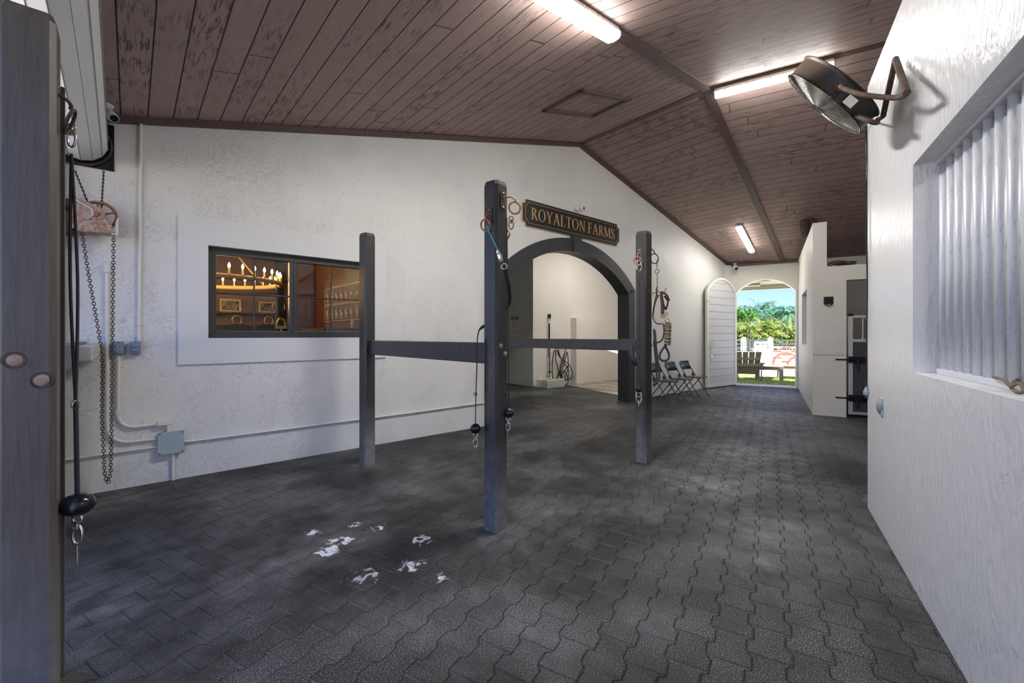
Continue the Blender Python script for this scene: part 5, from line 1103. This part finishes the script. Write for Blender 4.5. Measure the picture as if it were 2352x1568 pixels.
for r_i in range(9):
    x = .03; z = zb_-.13-r_i*.045
    while x < tw-.06: w_ = random.uniform(.02, .07); b.box((x, -.003, z-.006), (min(x+w_, tw-.03), 0, z+.005), mat=mt); x += w_+.015
b.build('small_print', m_gloss, t)
# ================================================================== OUTSIDE BEYOND THE ARCHED DOOR
def leafmat(name, a, b_, c=None, sc=3):
    m = M(name, .5, spec=.3); n = m.ramp(m.noise(sc, 4), [(.38, 0), (.62, 1)]); k = m.mix(n, a, b_)
    if c: k = m.mix(m.ramp(m.noise(sc*.7, 3, loc_v(m)), [(.58, 0), (.68, 1)]), k, c)
    m.set('Base Color', k); m.set('Roughness', .55); return m.m
def loc_v(m): return m.mp((1.3, 1.1, .9), loc=(4, 7, 2))
m_grass = leafmat('bright_lawn_grass', (.16, .26, .03), (.42, .48, .12), sc=6)
m_hedge = leafmat('yellow_green_palm_leaf', (.07, .17, .03), (.34, .40, .07), (.30, .20, .12), sc=1.2)
m_palm = leafmat('blue_green_palm_frond', (.03, .12, .07), (.14, .30, .18), sc=1.0)
m_dense = leafmat('deep_green_leaf', (.02, .09, .015), (.12, .28, .04), sc=1.2)
m_trunk = M('pale_palm_trunk', .8, (.42, .45, .26)).m
m_adir = M('weathered_taupe_wood', .7, (.26, .22, .165)); m_adir.bump(m_adir.noise(20, 4, m_adir.mp((8, 8, 1))), .3, .004); m_adir = m_adir.m
m_red = M('coral_red_paint', .45, (.75, .13, .09)).m; m_pole = M('white_paint', .45, (.85, .85, .85)).m
def axis(px, D): return Vector(((px-1176)/1003*D, D, 0))
rnd = random.Random(11)
# lawn strip with blades
b = MB(); L0, L1 = 9.62, 13.2; b.prism([(L0, -3), (L1, -3), (L1, 5), (L0, 5)], -.07, -.03, 'z')
for k in range(5000):
    x = L0+rnd.random()*(L1-L0); y = -.9+rnd.random()*3.4; h_ = .02+rnd.random()*.035; a = rnd.random()*3.14; dx_, dy_ = .006*math.cos(a), .006*math.sin(a)
    b.add([(x-dx_, y-dy_, -.03), (x+dx_, y+dy_, -.03), (x+rnd.uniform(-.02, .02), y+rnd.uniform(-.02, .02), -.03+h_)], [(0, 1, 2)])
tag(b.build('lawn', m_grass, frame=FB, at=(11, 1, -.05)), 'bright green lawn strip just outside the arched doorway', 'grass', kind='stuff')
zg = -.05
def plank(b, p, q, w_, th, up=(0, 0, 1)):
    p, q = Vector(p), Vector(q); d = (q-p).normalized(); s_ = d.cross(Vector(up)).normalized(); u = s_.cross(d); vs = []
    for e in (p, q):
        for i, j in ((-1, -1), (1, -1), (1, 1), (-1, 1)): vs.append(e+s_*w_/2*i+u*th/2*j)
    return b.add(vs, [(3, 2, 1, 0), (4, 5, 6, 7), (0, 1, 5, 4), (1, 2, 6, 5), (2, 3, 7, 6), (3, 0, 4, 7)])
# adirondack chair seen from behind: local frame, y = away from camera
ac = axis(1718, 13.9); FC = Frame((ac.x, ac.y), -22)
t = thing('adirondack_chair', 'weathered brown adirondack chair seen from behind on the lawn', 'chair', FC, (0, 0, zg))
for k in range(4):
    x = -.255+k*.17; top = .92; b = MB(); plank(b, (x*.85, .12, zg+.20), (x*1.08, -.22, zg+top), .155, .02, (0, 1, .3)); b.build('back_slat', m_adir, t)
b = MB(); plank(b, (-.33, -.145, zg+.70), (.33, -.145, zg+.70), .02, .07); plank(b, (-.42, -.06, zg+.50), (.42, -.06, zg+.50), .025, .08); plank(b, (-.27, .10, zg+.24), (.27, .10, zg+.24), .03, .09); b.build('back_batten', m_adir, t)
for s_ in (-1, 1):
    b = MB(); plank(b, (s_*.40, -.12, zg+.55), (s_*.42, .62, zg+.58), .14, .022); b.build('armrest', m_adir, t)
    b = MB(); plank(b, (s_*.37, -.06, zg+.55), (s_*.37, -.06, zg), .025, .09, (0, 1, 0)); b.build('rear_leg', m_adir, t); b = MB(); plank(b, (s_*.37, .58, zg+.56), (s_*.37, .58, zg), .025, .10, (0, 1, 0)); b.build('front_leg', m_adir, t)
    b = MB(); plank(b, (s_*.30, -.36, zg+.05), (s_*.30, .60, zg+.38), .025, .11); b.build('seat_rail', m_adir, t)
b = MB()
for k in range(6): y = .10+k*.10; z = zg+.20+k*.034+.05; plank(b, (-.30, y, z), (.30, y, z), .085, .018)
b.build('seat', m_adir, t)
def bench(px, D, w_, lab, rz=-26):
    o = axis(px, D); F_ = Frame((o.x, o.y), rz); t = thing('garden_table', lab, 'table', F_, (0, 0, zg), 'low tables on the lawn'); b = MB()
    for k in range(5): b.box((-w_/2, -.26+k*.105, zg+.43), (w_/2, -.165+k*.105, zg+.455))
    b.build('tabletop', m_adir, t); b = MB(); b.box((-w_/2+.03, -.24, zg+.34), (w_/2-.03, -.22, zg+.43)); b.box((-w_/2+.03, .22, zg+.34), (w_/2-.03, .24, zg+.43)); b.build('apron', m_adir, t)
    for x in (-w_/2+.07, w_/2-.07):
        for y in (-.22, .22): b = MB(); b.box((x-.05, y-.035, zg), (x+.05, y+.035, zg+.43)); b.build('leg', m_adir, t)
    b = MB(); b.box((-w_/2+.07, -.02, zg+.06), (w_/2-.07, .02, zg+.10)); b.build('stretcher', m_adir, t)
bench(1766, 14.0, .78, 'low weathered table beside the adirondack chair'); bench(1824, 14.2, .95, 'low weathered table at the right edge of the doorway view')
# jumps
def pil(px, D, w_, h_, lab, arch=False, rz=-28):
    o = axis(px, D); F_ = Frame((o.x, o.y), rz); t = thing('jump_standard', lab, 'jump standard', F_, (0, 0, -.06)); z0 = -.06
    if not arch:
        b = MB(); b.box((-w_/2, -.03, z0), (w_/2, .03, z0+h_*.55)); b.box((-w_/2, -.03, z0+h_*.93), (w_/2, .03, z0+h_))
        b.box((-w_/2, -.03, z0+.5*h_), (-w_*.38, .03, z0+h_)); b.box((w_*.38, -.03, z0+.5*h_), (w_/2, .03, z0+h_)); b.box((-w_*.2, -.03, z0+.5*h_), (-.03, .03, z0+h_)); b.box((.03, -.03, z0+.5*h_), (w_*.2, .03, z0+h_))
        for k in range(4): z = z0+h_*(.55+.11*k); b.box((-w_/2, -.03, z+.05), (w_/2, .03, z+.10))
        b.build('panel', m_pole, t)
    else:
        b = MB(); P_ = [(-w_/2, z0), (w_/2, z0), (w_/2, z0+h_*.78), (w_*.36, z0+h_*.92), (0, z0+h_), (-w_*.36, z0+h_*.92), (-w_/2, z0+h_*.78)]
        Q_ = [(x*.66, z0+h_*.06+(z-z0)*.86) for x, z in P_]
        for i in range(7): j = (i+1) % 7; b.prism([P_[i], P_[j], Q_[j], Q_[i]], -.03, .03)
        for x in (-.12, .0, .12): b.box((x*w_*1.4-.02, -.03, z0), (x*w_*1.4+.02, .03, z0+h_*.85))
        b.box((-w_/2, -.03, z0+h_*.40), (w_/2, .03, z0+h_*.47)); b.box((-w_*.3, -.03, z0+h_*.76), (w_*.3, .03, z0+h_*.86)); b.build('panel', m_pole, t)
    b = MB(); b.box((-.04, -.45, z0), (.04, .45, z0+.08)); b.build('foot', m_pole, t)
pil(1752, 19.0, .66, 1.18, 'broad white jump wing panel with cut-outs beyond the tables'); pil(1708, 32, .36, 1.34, 'narrow pointed white jump wing, left one by the fence', True); pil(1769.5, 32, .36, 1.36, 'narrow pointed white jump wing behind the broad panel', True)
o = axis(1806, 21); FJ = Frame((o.x, o.y), -28)
for i, z in enumerate((.80, .62, .46, .30, .12)):
    t = thing('jump_pole', ('topmost', 'second', 'middle', 'fourth', 'lowest')[i]+' red and white pole of the jump', 'jump pole', FJ, (0, 0, z), 'jump poles'); n = 7
    for mm_, par, nm in ((m_pole, (i % 2), 'white_band'), (m_red, 1-(i % 2), 'red_band')):
        b = MB()
        for k in range(n):
            if k % 2 == par: b.tube((-1.35+k*.386, 0, z), (-1.35+(k+1)*.386, 0, z), .05, 12)
        b.build(nm, mm_, t)
t = thing('jump_filler', 'coral red curved arch fillers standing before the jump poles', 'jump filler', FJ, (0, -.25, -.06))
for cx0, r_, z_ in ((.0, .50, .0), (.42, .34, .10)):
    b = MB(); pts = [(cx0-r_*math.cos(a)*1.1, -.25, -.06+z_*.0+(.62+z_*0)*(r_/.5)*math.sin(a)) for a in [R(2)+R(132)*k/14 for k in range(15)]]; b.ring(pts, .06, 8, flat=1); b.build('arch', m_red, t)
t = thing('jump_standard', 'white post at the right end of the red and white jump', 'jump standard', FJ, (1.45, 0, -.06)); b = MB(); b.box((1.42, -.05, -.06), (1.52, .05, 1.1)); b.build('post', m_pole, t); b = MB(); b.box((1.43, -.4, -.06), (1.51, .4, .02)); b.build('foot', m_pole, t)
# dark rail fence
o = axis(1760, 37); FE = Frame((o.x, o.y), -28); t = thing('paddock_fence', 'dark grey two-rail fence in front of the hedge', 'fence', FE, (0, 0, -.06)); m_fence = M('slate_fence', .6, (.06, .075, .10)).m
b = MB()
for z in (.30, .62, .95): b.box((-9, -.02, z-.06), (9, .02, z+.06))
b.build('rail', m_fence, t)
for k in range(8): b = MB(); b.box((-8.5+k*2.4, -.05, -.06), (-8.38+k*2.4, .05, 1.05)); b.build('post', m_fence, t)
# leaf clumps
def blade(b, base, d, L_, w_, droop, segs=4):
    d = Vector(d).normalized(); s_ = d.cross(Vector((0, 0, 1))); s_ = s_.normalized() if s_.length > .01 else Vector((1, 0, 0)); p = Vector(base); v = d.copy(); vs = []
    for i in range(segs+1):
        t_ = i/segs; ww = w_*(1-t_)**.6*(.4+.6*min(1, t_*4)); vs += [p-s_*ww/2, p+s_*ww/2]; v = (v+Vector((0, 0, -droop))).normalized(); p = p+v*L_/segs
    b.add(vs, [(2*i, 2*i+1, 2*i+3, 2*i+2) for i in range(segs)])
def frond(b, base, d, L_, droop, leaf, n=12, w_=.05):
    d = Vector(d).normalized(); p = Vector(base); v = d.copy(); pr = p.copy()
    for i in range(n):
        s_ = v.cross(Vector((0, 0, 1))); s_ = s_.normalized() if s_.length > .01 else Vector((1, 0, 0)); q = p+v*L_/n; b.ring([p, q], .02, 3)
        ll = leaf*math.sin(math.pi*(i+1.2)/(n+1.4))
        for sg_ in (-1, 1, -1, 1)[:4 if n > 8 else 2]: blade(b, q, s_*sg_*1.0+v*rnd.uniform(.4, 1)+Vector((0, 0, rnd.uniform(-.5, .25))), ll, w_, .22, 3)
        v = (v+Vector((0, 0, -droop))).normalized(); p = q
mats = [m_hedge]
for k in range(11):
    px = 1672+k*17; D = 40+rnd.uniform(-.8, .8); o = axis(px, D); F_ = Frame((o.x, o.y), rnd.uniform(0, 90)); b = MB(); H_ = 2.55+rnd.uniform(-.25, .25)
    for j in range(90):
        a = rnd.uniform(0, 6.28); el = rnd.uniform(.15, 1.3); zz = rnd.uniform(.2, H_-.5); r0_ = rnd.uniform(0, .45)
        frond(b, (r0_*math.cos(a), r0_*math.sin(a), zz), (math.cos(a)*math.cos(el), math.sin(a)*math.cos(el), math.sin(el)), rnd.uniform(.8, 1.3), .16, rnd.uniform(.35, .6), 6, .07)
    side_ = ('leftmost of the yellow-green palm shrubs in the hedge beyond the fence' if k == 0 else 'rightmost of the yellow-green palm shrubs in the hedge beyond the fence' if k == 10 else 'yellow-green feathery palm shrub in the hedge behind the dark fence')
    t = thing('palm_shrub', side_, 'shrub', F_, (0, 0, -.06), 'palm shrubs of the hedge'); b.build('foliage', m_hedge, t)
    b = MB()
    for j in range(7): a = j*.9; b.ring([(.3*math.cos(a), .3*math.sin(a), -.06), (.22*math.cos(a), .22*math.sin(a), 1.9)], .04, 5)
    b.build('stems', m_trunk, t)
def palm(px, pyc, D, cr_, lab, nf=16):
    o = axis(px, D); hz_ = 1.4+(769-pyc)/1003*D; F_ = Frame((o.x, o.y), rnd.uniform(0, 90)); t = thing('palm_tree', lab, 'palm tree', F_, (0, 0, -.06), 'palms beyond the hedge'); b = MB()
    b.ring([(0, 0, -.06), (.05, 0, hz_*.5), (0, .05, hz_-.9), (0, .05, hz_-.1)], [.24, .2, .17, .10], 10); b.build('trunk', m_trunk, t); b = MB()
    for j in range(nf):
        a = 2*math.pi*j/nf*2.4+rnd.uniform(-.2, .2); el = rnd.uniform(.0, 1.25); frond(b, (0, .05, hz_-.1), (math.cos(a)*math.cos(el), math.sin(a)*math.cos(el), math.sin(el)), cr_*rnd.uniform(.8, 1.1), .13, cr_*.30, 13, .15)
    blade(b, (0, .05, hz_-.1), (.1, 0, 1), cr_*.62, .30, .0); b.build('crown', m_palm, t)
palm(1743, 718, 58, 2.9, 'tallest blue-green palm left of centre in the doorway view', 22); palm(1773, 722, 60, 2.7, 'blue-green palm in the middle of the doorway view', 20); palm(1793, 720, 62, 2.6, 'blue-green palm right of the middle palm', 20); palm(1815, 722, 57, 2.3, 'lower blue-green palm near the right door jamb', 20); palm(1832, 722, 60, 2.6, 'blue-green palm cut by the right door jamb', 18); palm(1757, 726, 66, 2.2, 'blue-green palm behind the tallest one', 16)
def tree(px, pyc, D, r_, mat, lab):
    o = axis(px, D); hz_ = 1.4+(769-pyc)/1003*D; F_ = Frame((o.x, o.y), 0); t = thing('broadleaf_tree', lab, 'tree', F_, (0, 0, -.06)); b = MB(); b.ring([(0, 0, -.06), (.1, .1, hz_*.7), (0, 0, hz_)], [.2, .15, .06], 8)
    for j in range(6): a = j*1.05; b.ring([(.05, .05, hz_*.55), (r_*.6*math.cos(a), r_*.6*math.sin(a), hz_+.2*math.sin(j*3))], .06, 6)
    b.build('trunk', m_shadowwood, t); b = MB()
    for j in range(1700):
        while True:
            v = Vector((rnd.uniform(-1, 1), rnd.uniform(-1, 1), rnd.uniform(-1, 1)))
            if .25 < v.length < 1: break
        bump_ = .8+.2*math.sin(v.x*7)*math.sin(v.y*6+1); p = Vector((v.x*r_*bump_, v.y*r_*bump_, hz_+v.z*r_*.62*bump_)); blade(b, p, (rnd.uniform(-1, 1), rnd.uniform(-1, 1), rnd.uniform(-.5, 1)), .34, .17, .1, 2)
    b.build('crown', mat, t)
tree(1711, 728, 52, 1.75, m_dense, 'dense dark green tree behind the hedge, left side of the doorway view'); tree(1690, 728, 50, 1.6, m_dense, 'dense dark green tree at the left door jamb behind the hedge')
tree(1800, 740, 64, 2.2, m_dense, 'bushy green tree under the palms right of centre'); tree(1765, 742, 66, 2.0, m_dense, 'bushy green tree under the palms in the middle')
o = axis(1696, 60); t = thing('bare_palm', 'thin palm with a small ragged head left in the doorway view', 'palm tree', Frame((o.x, o.y), 0), (0, 0, -.06)); zt = 1.4+(769-695)/1003*60; b = MB(); b.ring([(0, 0, -.06), (0, 0, zt)], [.2, .14], 8); b.build('trunk', m_trunk, t); b = MB()
for j in range(60): a = rnd.uniform(0, 6.28); blade(b, (0, 0, zt-rnd.uniform(0, 1.6)), (math.cos(a), math.sin(a), -.3), .6, .12, .3, 3)
b.build('crown', m_hedge, t)
